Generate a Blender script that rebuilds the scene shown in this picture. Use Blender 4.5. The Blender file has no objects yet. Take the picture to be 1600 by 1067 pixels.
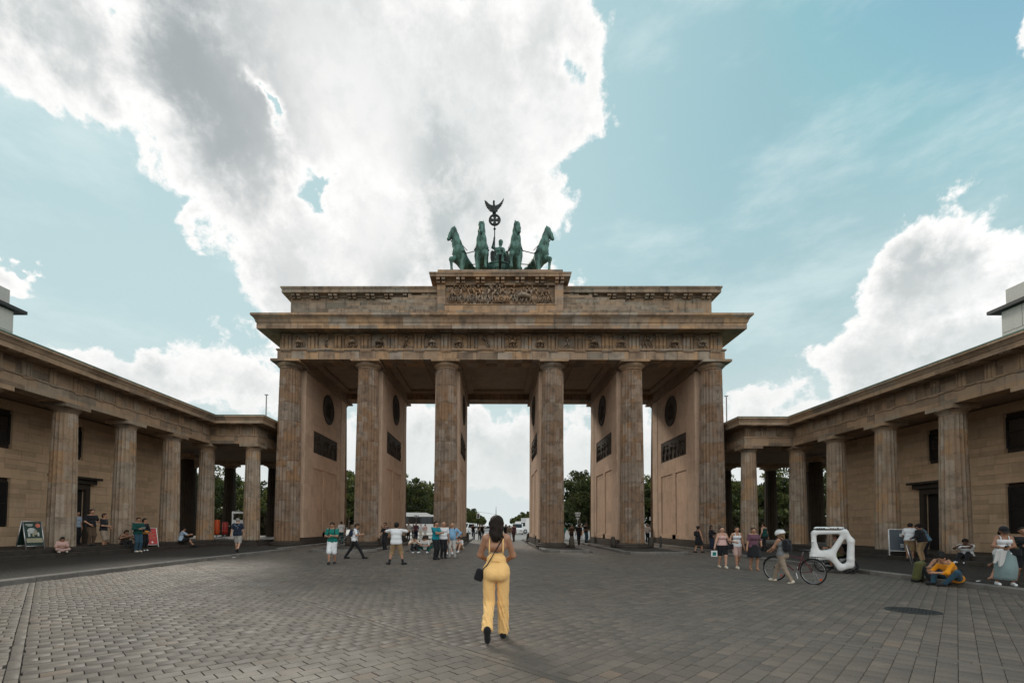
import bpy, bmesh, math, random
import numpy as np
from mathutils import Vector, Matrix, Euler
PI = math.pi
R_ = math.radians
random.seed(7)
rng = np.random.default_rng(7)
SC = bpy.context.scene
COL = SC.collection

# ------------------------------------------------------------------ camera
CAMP = (-0.229, -31.574, 1.583)
def set_camera():
    yaw, pit, ro = 0.0135, 0.0349, 0.0066
    cy, sy, cp, sp = math.cos(yaw), math.sin(yaw), math.cos(pit), math.sin(pit)
    F = Vector((-sy*cp, cy*cp, sp)); Rt = Vector((cy, sy, 0)); U = Rt.cross(F)
    R2 = Rt*math.cos(ro) + U*math.sin(ro); U2 = U*math.cos(ro) - Rt*math.sin(ro)
    cd = bpy.data.cameras.new('camera'); cam = bpy.data.objects.new('camera', cd); COL.objects.link(cam)
    m = Matrix.Identity(4)
    for i in range(3):
        m[i][0] = R2[i]; m[i][1] = U2[i]; m[i][2] = -F[i]; m[i][3] = CAMP[i]
    cam.matrix_world = m
    cd.sensor_width = 36; cd.lens = 711.2*36/1600
    cd.shift_x = (800-764.4)/1600; cd.shift_y = (795.7-533.5)/1600
    cd.clip_start = 0.1; cd.clip_end = 5000
    SC.camera = cam
set_camera()

# ------------------------------------------------------------------ node helper
class NT:
    def __init__(s, tree):
        s.t = tree; s.n = tree.nodes; s.l = tree.links
    def new(s, typ, **kw):
        n = s.n.new(typ)
        for k, v in kw.items(): setattr(n, k, v)
        return n
    def put(s, sock, v):
        if v is None: return
        if hasattr(v, 'is_output') or isinstance(v, bpy.types.NodeSocket): s.l.new(v, sock)
        else:
            try: sock.default_value = v
            except Exception:
                sock.default_value = tuple(v) + (1.0,)
    def m(s, op, a, b=None, c=None, clamp=False):
        n = s.new('ShaderNodeMath', operation=op, use_clamp=clamp)
        s.put(n.inputs[0], a); s.put(n.inputs[1], b)
        if c is not None: s.put(n.inputs[2], c)
        return n.outputs[0]
    def vm(s, op, a, b=None, sc=None):
        n = s.new('ShaderNodeVectorMath', operation=op)
        s.put(n.inputs[0], a); s.put(n.inputs[1], b)
        if sc is not None: s.put(n.inputs['Scale'], sc)
        return n.outputs['Value'] if op in ('LENGTH', 'DOT_PRODUCT') else n.outputs[0]
    def noise(s, v, scale, detail=4, rough=.55, dist=0.0, typ='FBM'):
        n = s.new('ShaderNodeTexNoise')
        if v is not None: s.l.new(v, n.inputs['Vector'])
        n.inputs['Scale'].default_value = scale; n.inputs['Detail'].default_value = detail
        n.inputs['Roughness'].default_value = rough; n.inputs['Distortion'].default_value = dist
        return n.outputs['Fac']
    def noisec(s, v, scale, detail=4, rough=.55):
        n = s.new('ShaderNodeTexNoise')
        if v is not None: s.l.new(v, n.inputs['Vector'])
        n.inputs['Scale'].default_value = scale; n.inputs['Detail'].default_value = detail
        n.inputs['Roughness'].default_value = rough
        return n.outputs['Color']
    def mix(s, f, a, b, typ='MIX'):
        n = s.new('ShaderNodeMix', data_type='RGBA', blend_type=typ)
        n.clamp_factor = True
        s.put(n.inputs[0], f); s.put(n.inputs[6], a); s.put(n.inputs[7], b)
        return n.outputs[2]
    def sm(s, x, lo, hi, a=0.0, b=1.0):
        n = s.new('ShaderNodeMapRange', interpolation_type='SMOOTHSTEP')
        s.put(n.inputs[0], x); s.put(n.inputs[1], lo); s.put(n.inputs[2], hi); s.put(n.inputs[3], a); s.put(n.inputs[4], b)
        return n.outputs[0]
    def lin(s, x, lo, hi, a=0.0, b=1.0):
        n = s.new('ShaderNodeMapRange'); n.clamp = True
        s.put(n.inputs[0], x); s.put(n.inputs[1], lo); s.put(n.inputs[2], hi); s.put(n.inputs[3], a); s.put(n.inputs[4], b)
        return n.outputs[0]
    def ramp(s, x, stops):
        n = s.new('ShaderNodeValToRGB'); cr = n.color_ramp
        while len(cr.elements) < len(stops): cr.elements.new(.5)
        for e, (p, c) in zip(cr.elements, stops):
            e.position = p; e.color = tuple(c)+(1,) if len(c) == 3 else c
        s.put(n.inputs[0], x); return n.outputs[0]
    def sep(s, v):
        n = s.new('ShaderNodeSeparateXYZ'); s.l.new(v, n.inputs[0]); return n.outputs
    def comb(s, x, y, z):
        n = s.new('ShaderNodeCombineXYZ'); s.put(n.inputs[0], x); s.put(n.inputs[1], y); s.put(n.inputs[2], z); return n.outputs[0]

# ------------------------------------------------------------------ world: sky and clouds by direction
SUN_AZ, SUN_EL = R_(-23.3), R_(35.5)      # the sun stands behind the big cloud ahead
def set_world():
    w = bpy.data.worlds.new('World'); SC.world = w; w.use_nodes = True
    k = NT(w.node_tree); k.n.clear()
    tc = k.new('ShaderNodeTexCoord').outputs['Generated']
    sky = k.new('ShaderNodeTexSky', sky_type='NISHITA'); sky.sun_disc = False
    sky.sun_elevation = SUN_EL; sky.sun_rotation = SUN_AZ
    sky.air_density = 1.0; sky.dust_density = 1.2; sky.ozone_density = 1.6
    x, y, z = k.sep(tc)
    az = k.m('MULTIPLY', k.m('ARCTAN2', x, y), 180/PI)
    el = k.m('MULTIPLY', k.m('ARCSINE', z), 180/PI)
    base = k.comb(az, el, 0.0)
    # domain warp on the direction vector itself
    w1 = k.vm('SCALE', k.vm('SUBTRACT', k.noisec(tc, 5.0, 5, .6), (.5, .5, .5)), sc=13.0)
    w2 = k.vm('SCALE', k.vm('SUBTRACT', k.noisec(tc, 16.0, 6, .62), (.5, .5, .5)), sc=4.0)
    p = k.vm('ADD', k.vm('ADD', base, w1), w2)
    # (az, el, r_az, r_el, rotation deg, weight)
    lobes = [(-47, 40, 9, 6, -40, 1), (-40, 48, 13, 9, -35, 1), (-33, 38, 13, 8.5, -52, 1.1), (-20, 45, 17, 12, 0, 1.1), (-8, 44, 17, 11, 0, 1.1), (-2, 34, 11.5, 10, 10, 1.1),
             (-14, 32, 15, 9, 0, 1), (-24, 27, 8, 6, -20, .95), (-12, 22, 18, 7, 0, 1), (2.5, 25, 8.5, 9, 0, 1.05), (7, 46, 7, 7, 0, 1),(9.5,25,4,6,20,.9),
             (44.5, 22, 6.0, 5.2, 10, 1.15), (41, 15.5, 6, 5, 0, 1.05), (54, 20, 7, 5, 0, 1.1), (48, 13, 10, 6, 0, 1.1),
             (-40, 14, 10, 2.8, 6, .8), (-29, 15.5, 8, 4, 0, .8), (-55, 11, 10, 4, 0, .8), (53, 37, 2.6, 5, 0, 1),
             (-52, 38, 5, 4, 20, .9), (-48, 20, 3.5, 1.6, 0, .75), (-34, 29, 2.2, 2.6, 0, .75), (0, 9, 40, 6, 0, .85), (-30, 6, 40, 6, 0, .75), (32, 8, 22, 6, 0, .8),
             (-95, 30, 26, 18, 0, 1.05), (98, 34, 26, 16, 0, 1.05), (150, 36, 30, 24, 0, 1.1), (-150, 30, 36, 20, 0, 1.1), (180, 62, 70, 14, 0, 1), (125, 14, 40, 8, 0, .9), (-120, 12, 40, 7, 0, .9), (-178, 12, 40, 8, 0, .9)]  # unseen clouds beside and behind the camera, cover added to light the facade
    D = None
    for a, e, ra, re, rot, wt in lobes:
        q = k.vm('SUBTRACT', p, (a, e, 0))
        c, s_ = math.cos(R_(rot)), math.sin(R_(rot))
        u = k.vm('DOT_PRODUCT', q, (c/ra, s_/ra, 0)); v = k.vm('DOT_PRODUCT', q, (-s_/re, c/re, 0))
        d2 = k.m('ADD', k.m('MULTIPLY', u, u), k.m('MULTIPLY', v, v))
        g = k.m('MULTIPLY', k.m('EXPONENT', k.m('MULTIPLY', d2, -.9)), wt)
        D = g if D is None else k.m('SMOOTH_MAX', D, g, .18)
    for a, e, ra, re, rot, wt in [(-21.5, 34.0, 3.4, 1.2, -35, .46), (-27.5, 39.4, 1.6, .8, -30, .6), (8.6, 45.3, 1.5, 1.8, 0, .5), (-19.5, 51, 2.6, 1.3, 0, .55), (-5, 51.5, 1.2, 2.0, 0, .6)]:
        q = k.vm('SUBTRACT', p, (a, e, 0)); c, s_ = math.cos(R_(rot)), math.sin(R_(rot))
        u = k.vm('DOT_PRODUCT', q, (c/ra, s_/ra, 0)); v = k.vm('DOT_PRODUCT', q, (-s_/re, c/re, 0))
        D = k.m('SUBTRACT', D, k.m('MULTIPLY', k.m('EXPONENT', k.m('MULTIPLY', k.m('ADD', k.m('MULTIPLY', u, u), k.m('MULTIPLY', v, v)), -.9)), wt))
    fine = k.noise(k.vm('ADD', tc, k.vm('SCALE', k.noisec(tc, 9.0, 3, .5), sc=.06)), 17, 12, .68)
    mid = k.noise(tc, 7, 6, .6)
    dens = k.m('ADD', D, k.m('ADD', k.m('MULTIPLY', k.m('SUBTRACT', fine, .5), .80), k.m('MULTIPLY', k.m('SUBTRACT', mid, .5), .95)))
    alpha = k.sm(dens, .385, .545)
    thick = k.sm(dens, .50, 1.05)
    # cloud brightness: bright thin rims, greyer thick parts, brighter toward the sun
    sund = Vector((math.sin(SUN_AZ)*math.cos(SUN_EL), math.cos(SUN_AZ)*math.cos(SUN_EL), math.sin(SUN_EL)))
    cs = k.vm('DOT_PRODUCT', tc, tuple(sund))
    glow = k.sm(cs, .972, 1.0)
    dk = k.noise(k.vm('MULTIPLY', tc, (1, 1, 1.3)), 3.6, 4, .5)
    dark = k.m('MULTIPLY', thick, k.sm(dk, .36, .66, .55, 1.0))
    dark = k.m('MULTIPLY', dark, k.m('SUBTRACT', 1.0, k.m('MULTIPLY', glow, .95)))
    ccol = k.mix(dark, (.88, .87, .855), (.45, .49, .495))
    bump = k.noise(tc, 11, 8, .62)
    ccol = k.mix(k.m('MULTIPLY', k.sm(bump, .46, .66), .6), ccol, (.77, .78, .775))
    ccol = k.mix(k.m('MULTIPLY', k.sm(k.noise(tc, 30, 8, .65), .55, .3), .12), ccol, (.40, .45, .46))
    # dark belly of the cloud up left
    q = k.vm('SUBTRACT', p, (-34, 40, 0))
    c, s_ = math.cos(R_(-48)), math.sin(R_(-48))
    u = k.vm('DOT_PRODUCT', q, (c/16, s_/16, 0)); v = k.vm('DOT_PRODUCT', q, (-s_/8.5, c/8.5, 0))
    belly = k.m('EXPONENT', k.m('MULTIPLY', k.m('ADD', k.m('MULTIPLY', u, u), k.m('MULTIPLY', v, v)), -1.0))
    ccol = k.mix(k.m('MULTIPLY', k.m('MULTIPLY', belly, thick), .85), ccol, (.265, .305, .32))
    # clear sky: nishita, shifted to the teal of the picture, paler toward the horizon
    skc = k.vm('MINIMUM', k.mix(1.0, sky.outputs[0], (.148, .205, .160, 1), 'MULTIPLY'), (.26, .46, .52))
    skc = k.mix(k.sm(el, 42, 5, .0, .85), skc, (.51, .625, .63))
    skc = k.mix(k.sm(cs, .70, .99, 0, .62), skc, (.51, .66, .68))
    skc = k.mix(.10, skc, (.42, .46, .46))
    wisp = k.noise(k.vm('MULTIPLY', tc, (1.0, 1.0, 2.6)), 3.2, 7, .62)
    skc = k.mix(k.m('MULTIPLY', k.sm(wisp, .46, .72), .55), skc, (.62, .73, .74))
    # clouds away from the sun show their sunlit side, boosted to fill the facade
    ccol = k.vm('SCALE', ccol, sc=k.sm(cs, .60, -.3, 1.0, 2.1))
    col = k.mix(alpha, skc, ccol)
    # hazy air near the horizon
    col = k.mix(k.sm(el, 21, 2, 0, .80), col, (.62, .66, .655))
    # below the horizon: dim ground tone
    col = k.mix(k.sm(z, -.02, 0.0), (.16, .15, .14), col)
    bg = k.new('ShaderNodeBackground'); k.l.new(col, bg.inputs[0]); bg.inputs[1].default_value = 1.0
    out = k.new('ShaderNodeOutputWorld'); k.l.new(bg.outputs[0], out.inputs[0])
    w.cycles.sampling_method = 'MANUAL'; w.cycles.sample_map_resolution = 512
    return sund
SUND = set_world()
def set_sun():
    ld = bpy.data.lights.new('sun', 'SUN'); ld.energy = 1.7; ld.angle = R_(12); ld.color = (1.0, .93, .82)
    o = bpy.data.objects.new('sun', ld); COL.objects.link(o)
    o.rotation_euler = SUND.to_track_quat('Z', 'Y').to_euler(); o.location = (-20, 20, 60)
set_sun()
SC.view_settings.view_transform = 'Standard'; SC.view_settings.look = 'None'
SC.view_settings.gamma = 1.0; SC.view_settings.use_curve_mapping = False
SC.view_settings.exposure = 0.25
SC.render.engine = 'CYCLES'
SC.cycles.max_bounces = 6; SC.cycles.diffuse_bounces = 3; SC.cycles.glossy_bounces = 2; SC.cycles.transparent_max_bounces = 6
SC.cycles.use_denoising = True
# ------------------------------------------------------------------ materials
MATS = {}
def newmat(name, rough=.8, spec=.3, metal=0.0):
    m = bpy.data.materials.new(name); m.use_nodes = True
    k = NT(m.node_tree); b = k.n['Principled BSDF']
    b.inputs['Roughness'].default_value = rough; b.inputs['Metallic'].default_value = metal
    b.inputs['Specular IOR Level'].default_value = spec
    MATS[name] = m
    return m, k, b
def bump(k, b, h, strength, dist=.02):
    n = k.new('ShaderNodeBump'); n.inputs['Strength'].default_value = strength; n.inputs['Distance'].default_value = dist
    k.put(n.inputs['Height'], h); k.l.new(n.outputs[0], b.inputs['Normal'])
def objco(k): return k.new('ShaderNodeTexCoord').outputs['Object']
def orand(k): return k.new('ShaderNodeObjectInfo').outputs['Random']
def stone(name, c1, c2, c3, cell=(1.2, 1.2, .55), cyl=False, blotch=.5, streak=.5, rough=.85, cellamt=1.0, grime=(.05, .043, .036)):
    """weathered sandstone: separate stones differ in tone, rain streaks and dark crust"""
    m, k, b = newmat(name, rough, .2)
    oc = objco(k); rnd = orand(k)
    x, y, z = k.sep(oc)
    if cyl:
        ang = k.m('MULTIPLY', k.m('ADD', k.m('ARCTAN2', x, y), k.m('MULTIPLY', rnd, 6.28)), 11/6.283)
        cx_ = k.m('FLOOR', ang); cz = k.m('FLOOR', k.m('MULTIPLY', k.m('ADD', z, k.m('MULTIPLY', k.m('FRACT', k.m('MULTIPLY', cx_, .37)), 1.1)), 1.35))
        cv = k.comb(cx_, cz, k.m('MULTIPLY', rnd, 91.7))
    else:
        row = k.m('FLOOR', k.m('DIVIDE', z, cell[2]))
        off = k.m('MULTIPLY', k.m('FRACT', k.m('MULTIPLY', row, .618)), cell[0])
        cv = k.comb(k.m('FLOOR', k.m('DIVIDE', k.m('ADD', x, off), cell[0])), k.m('ADD', k.m('FLOOR', k.m('DIVIDE', k.m('ADD', y, off), cell[1])), k.m('MULTIPLY', rnd, 57.0)), row)
    wn = k.new('ShaderNodeTexWhiteNoise'); k.l.new(cv, wn.inputs[0])
    h1 = wn.outputs['Value']; hc = k.sep(wn.outputs['Color'])
    pv = k.vm('ADD', oc, k.comb(k.m('MULTIPLY', rnd, 37.0), k.m('MULTIPLY', rnd, 11.0), 0.0))
    n1 = k.noise(pv, 1.6, 7, .62); n2 = k.noise(pv, 9.0, 6, .6)
    st = k.noise(k.vm('MULTIPLY', pv, (5.0, 5.0, .35)), 1.0, 5, .6)
    col = k.mix(k.m('MULTIPLY', k.sm(h1, .35, .8), cellamt), c1, c2)
    col = k.mix(k.m('MULTIPLY', k.sm(hc[1], .62, .9), cellamt*.9), col, c3)
    dkf = k.m('MULTIPLY', k.sm(hc[2], .5, 1.0), .45*cellamt)
    col = k.mix(dkf, col, grime)
    col = k.mix(k.m('MULTIPLY', k.sm(n1, .42, .72), blotch), col, grime)
    col = k.mix(k.m('MULTIPLY', k.sm(st, .48, .74), streak), col, grime)
    col = k.mix(k.m('MULTIPLY', k.sm(n2, .55, .8), .35), col, c2)
    wh = k.noise(pv, 22.0, 3, .6)
    col = k.mix(k.m('MULTIPLY', k.sm(wh, .66, .8), .25), col, (.42, .36, .30))
    k.l.new(col, b.inputs['Base Color'])
    bump(k, b, k.m('ADD', n2, k.m('MULTIPLY', wh, .5)), .5, .03)
    return m
stone('sandstone', (.355, .245, .165), (.45, .285, .165), (.375, .312, .248), cell=(1.25, 1.25, .48), blotch=.45, streak=.45)
stone('sandstone_grey', (0.301, 0.233, 0.171), (0.336, 0.239, 0.159), (0.308, 0.266, 0.207), cell=(1.6, 1.6, .42), blotch=.6, streak=.65)
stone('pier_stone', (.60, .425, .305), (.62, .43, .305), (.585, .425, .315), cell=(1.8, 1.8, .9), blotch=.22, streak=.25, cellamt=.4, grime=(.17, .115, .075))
stone('wing_stone', (.385, .272, .182), (.42, .282, .175), (.355, .285, .21), cell=(1.4, 1.4, .4), blotch=.35, streak=.35)
stone('hall_drum_shaded', (.08, .06, .044), (.09, .066, .046), (.08, .066, .052), cyl=True, blotch=.5, streak=.5)  # column stone darkened: the shade inside the hall is put into its colour
stone('ashlar', (.68, .485, .315), (.71, .50, .32), (.66, .48, .325), cell=(9, 9, 9), blotch=.18, streak=.2, cellamt=.6, grime=(.22, .15, .09))
stone('soffit_stone', (.37, .275, .20), (.38, .28, .20), (.36, .285, .22), blotch=.25, streak=.1, cellamt=.3)
stone('dark_relief', (0.062, 0.047, 0.035), (0.075, 0.055, 0.040), (0.060, 0.050, 0.040), blotch=.5, streak=.3)
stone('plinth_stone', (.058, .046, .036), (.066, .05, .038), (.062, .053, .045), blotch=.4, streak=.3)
stone('pale_panel', (0.520, 0.500, 0.460), (0.550, 0.520, 0.480), (0.500, 0.470, 0.440), cell=(30, 30, 30), blotch=.1, streak=.15, cellamt=.3, grime=(.3, .28, .25))
stone('kerb_stone', (0.200, 0.185, 0.165), (0.220, 0.195, 0.170), (0.180, 0.170, 0.160), cell=(50, 50, 50), blotch=.4, streak=.1, cellamt=.6)

def drum_stone(name, ca, cb, cc, grime):
    m, k, b = newmat(name, .88, .2)
    oc = objco(k); rnd = orand(k); x, y, z = k.sep(oc)
    base = k.ramp(rnd, [(0, cc), (.3, ca), (.55, cb), (.75, ca), (1, cc)])
    ang = k.m('MULTIPLY', k.m('ADD', k.m('ARCTAN2', x, y), k.m('MULTIPLY', rnd, 6.28)), 11/6.283)
    cx_ = k.m('FLOOR', ang); cz = k.m('FLOOR', k.m('MULTIPLY', k.m('ADD', z, k.m('MULTIPLY', k.m('FRACT', k.m('MULTIPLY', cx_, .37)), 1.1)), 1.5))
    wn = k.new('ShaderNodeTexWhiteNoise'); k.l.new(k.comb(cx_, cz, k.m('MULTIPLY', rnd, 91.7)), wn.inputs[0]); h = k.sep(wn.outputs['Color'])
    col = k.mix(k.sm(h[0], .60, .75, 0, .75), base, ca); col = k.mix(k.sm(h[1], .72, .8, 0, .6), col, cc); col = k.mix(k.sm(h[2], .78, .86, 0, .6), col, tuple(q*1.35 for q in cc))
    pv = k.vm('ADD', oc, k.comb(k.m('MULTIPLY', rnd, 37.0), k.m('MULTIPLY', rnd, 11.0), 0.0))
    n1 = k.noise(pv, 2.2, 8, .68); n2 = k.noise(pv, 14.0, 6, .65); st = k.noise(k.vm('MULTIPLY', pv, (6.0, 6.0, .6)), 1.0, 6, .65)
    col = k.mix(k.sm(n1, .45, .70, 0, .6), col, grime); col = k.mix(k.sm(st, .52, .72, 0, .32), col, grime)
    col = k.mix(k.sm(n2, .56, .72, 0, .45), col, tuple(q*1.5 for q in cc)); col = k.mix(k.sm(n2, .44, .30, 0, .45), col, grime)
    k.l.new(col, b.inputs['Base Color']); bump(k, b, n2, .6, .03)
drum_stone('sandstone_drum', (.235, .155, .102), (.29, .172, .095), (.265, .21, .165), (.05, .036, .026))
drum_stone('wing_drum', (.33, .235, .16), (.39, .24, .132), (.325, .265, .205), (.11, .084, .062))
def paver_mat():
    m, k, b = newmat('paver', .6, .28)
    at = k.new('ShaderNodeAttribute', attribute_name='tint').outputs['Fac']
    h = k.m('FRACT', k.m('ADD', at, orand(k)))
    geo = k.new('ShaderNodeNewGeometry').outputs['Position']
    col = k.ramp(h, [(0, (.100, .081, .064)), (.45, (.123, .099, .078)), (.9, (.148, .120, .094)), (.985, (.17, .136, .105)), (1, (.18, .126, .088))])
    n1 = k.noise(geo, .16, 6, .6); n2 = k.noise(geo, 60, 4, .6); n3 = k.noise(geo, 1.7, 6, .62)
    col = k.mix(k.sm(n1, .42, .68, 0, .38), col, (.085, .08, .074))
    col = k.mix(k.sm(n3, .56, .74, 0, .5), col, (.065, .060, .055))
    col = k.mix(k.sm(n2, .5, .8, 0, .45), col, (.27, .255, .235))
    col = k.mix(k.sm(n2, .5, .25, 0, .4), col, (.06, .056, .05))
    sp = k.noise(geo, 3.3, 1, .3)
    col = k.mix(k.sm(sp, .80, .82, 0, .8), col, (.03, .03, .03))
    k.l.new(col, b.inputs['Base Color'])
    k.l.new(k.m('ADD', k.sm(n3, .3, .7, .48, .66), k.m('MULTIPLY', h, .1)), b.inputs['Roughness'])
    bump(k, b, n2, .35, .006)
paver_mat()
def ground_mat(name, c1, c2, sc, rough=.8, bmp=.3, spec=.3):
    m, k, b = newmat(name, rough, spec)
    geo = k.new('ShaderNodeNewGeometry').outputs['Position']
    n = k.noise(geo, sc, 6, .6); n2 = k.noise(geo, sc*.05, 5, .6)
    col = k.mix(k.sm(n, .35, .65), c1, c2); col = k.mix(k.sm(n2, .4, .7, 0, .4), col, tuple(.6*q for q in c1))
    k.l.new(col, b.inputs['Base Color']); bump(k, b, n, bmp, .01)
ground_mat('joint_dirt', (.028, .025, .022), (.045, .04, .034), 30)
ground_mat('asphalt', (.12, .118, .115), (.16, .157, .15), 20, .6, .2, .5)
ground_mat('lawn', (.03, .045, .015), (.05, .06, .02), 10)
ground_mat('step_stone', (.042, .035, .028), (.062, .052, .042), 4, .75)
def mosaic_mat():
    m, k, b = newmat('mosaic', .75, .3)
    geo = k.new('ShaderNodeNewGeometry').outputs['Position']
    v = k.new('ShaderNodeTexVoronoi', feature='DISTANCE_TO_EDGE'); k.l.new(geo, v.inputs['Vector']); v.inputs['Scale'].default_value = 13; v.inputs['Randomness'].default_value = .75
    v2 = k.new('ShaderNodeTexVoronoi'); k.l.new(geo, v2.inputs['Vector']); v2.inputs['Scale'].default_value = 13; v2.inputs['Randomness'].default_value = .75
    h = k.sep(v2.outputs['Color'])[0]
    col = k.ramp(h, [(0, (.024, .020, .016)), (.6, (.038, .032, .026)), (1, (.066, .054, .042))])
    n = k.noise(geo, .5, 5, .6)
    col = k.mix(k.sm(n, .4, .7, 0, .5), col, (.04, .036, .03))
    e = k.sm(v.outputs['Distance'], .02, .12)
    col = k.mix(e, (.02, .018, .015), col)
    k.l.new(col, b.inputs['Base Color']); bump(k, b, e, .6, .012)
mosaic_mat()
def plain(name, c, rough=.6, spec=.4, metal=0.0, var=.12, sc=6.0, bmp=0.0):
    if name in MATS: return MATS[name]
    m, k, b = newmat(name, rough, spec, metal)
    oc = objco(k); n = k.noise(oc, sc, 5, .6)
    f = k.lin(n, .3, .7, 1-var, 1+var)
    col = k.vm('SCALE', tuple(c), sc=f)
    k.l.new(col, b.inputs['Base Color'])
    if bmp: bump(k, b, n, bmp, .01)
    return m
def cloth(name, c, folds=.5, sc=9.0):
    """woven fabric with soft folds running down it"""
    if name in MATS: return MATS[name]
    m, k, b = newmat(name, .85, .15)
    oc = objco(k)
    f = k.noise(k.vm('MULTIPLY', oc, (1.0, 1.0, .45)), sc, 4, .55, .6)
    w = k.noise(oc, 160, 2, .5)
    col = k.vm('SCALE', tuple(c), sc=k.lin(w, .3, .7, .9, 1.1))
    k.l.new(col, b.inputs['Base Color'])
    b.inputs['Sheen Weight'].default_value = .15
    bump(k, b, f, folds, .05)
    return m
def skin(name, c):
    if name in MATS: return MATS[name]
    m, k, b = newmat(name, .5, .4)
    oc = objco(k); n = k.noise(oc, 14, 4, .6)
    k.l.new(k.mix(k.sm(n, .4, .7, 0, .35), c, tuple(q*f for q, f in zip(c, (.85, .72, .68)))), b.inputs['Base Color'])
    b.inputs['Subsurface Weight'].default_value = .06; b.inputs['Subsurface Radius'].default_value = (.02, .008, .004)
    return m
def hairm(name, c):
    if name in MATS: return MATS[name]
    m, k, b = newmat(name, .62, .22)
    oc = objco(k); n = k.noise(k.vm('MULTIPLY', oc, (1, 1, .08)), 90, 3, .6)
    k.l.new(k.vm('SCALE', tuple(c), sc=k.lin(n, .3, .7, .35, 2.0)), b.inputs['Base Color'])
    bump(k, b, n, 1.0, .02)
    return m
def bronze_mat():
    m, k, b = newmat('patina_bronze', .6, .4, .15)
    oc = objco(k); nz = k.sep(k.new('ShaderNodeNewGeometry').outputs['Normal'])[2]
    n = k.noise(k.vm('MULTIPLY', oc, (2.2, 2.2, .7)), 1.6, 6, .65); n2 = k.noise(oc, 7, 5, .6)
    col = k.mix(k.sm(n, .38, .66), (.115, .235, .19), (.03, .062, .052))
    col = k.mix(k.sm(n2, .5, .75, 0, .6), col, (.018, .03, .026))
    k.l.new(col, b.inputs['Base Color']); bump(k, b, n2, .5, .05)
bronze_mat()
plain('dark_bronze', (.022, .028, .026), .6, .4, .2)
plain('copper_roof', (.08, .17, .135), .6, .3)
plain('roof_dark', (.06, .06, .058), .8)
plain('flat_roof_metal', (.035, .035, .035), .6)
plain('rubber', (.018, .018, .018), .75, .3)
plain('steel', (.45, .45, .45), .35, .5, .8)
plain('black_metal', (.02, .02, .02), .45, .5)
plain('white_paint', (.72, .72, .70), .35, .5, 0, .04)
plain('grey_paint', (.35, .36, .36), .4, .5)
plain('red_paint', (.42, .03, .025), .4, .5)
plain('bike_red', (.10, .015, .018), .35, .5)
plain('orange_wrap', (.75, .11, .025), .45, .4)
plain('bark', (.06, .045, .03), .9, .2, 0, .3, 3.0, .6)
def glass_mat():
    m, k, b = newmat('dark_glass', .06, .6)
    b.inputs['Base Color'].default_value = (.015, .017, .018, 1)
glass_mat()
def leaf_mat():
    m, k, b = newmat('leaf', .6, .35)
    at = k.new('ShaderNodeAttribute', attribute_name='tint').outputs['Fac']
    r = orand(k)
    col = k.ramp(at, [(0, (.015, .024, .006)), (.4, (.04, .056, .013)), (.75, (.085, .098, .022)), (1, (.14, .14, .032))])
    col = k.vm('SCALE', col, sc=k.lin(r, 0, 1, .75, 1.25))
    k.l.new(col, b.inputs['Base Color'])
    tr = k.new('ShaderNodeBsdfTranslucent'); k.l.new(col, tr.inputs[0])
    mx = k.new('ShaderNodeMixShader'); mx.inputs[0].default_value = .3
    k.l.new(b.outputs[0], mx.inputs[1]); k.l.new(tr.outputs[0], mx.inputs[2])
    k.l.new(mx.outputs[0], k.n['Material Output'].inputs[0])
leaf_mat()

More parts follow.
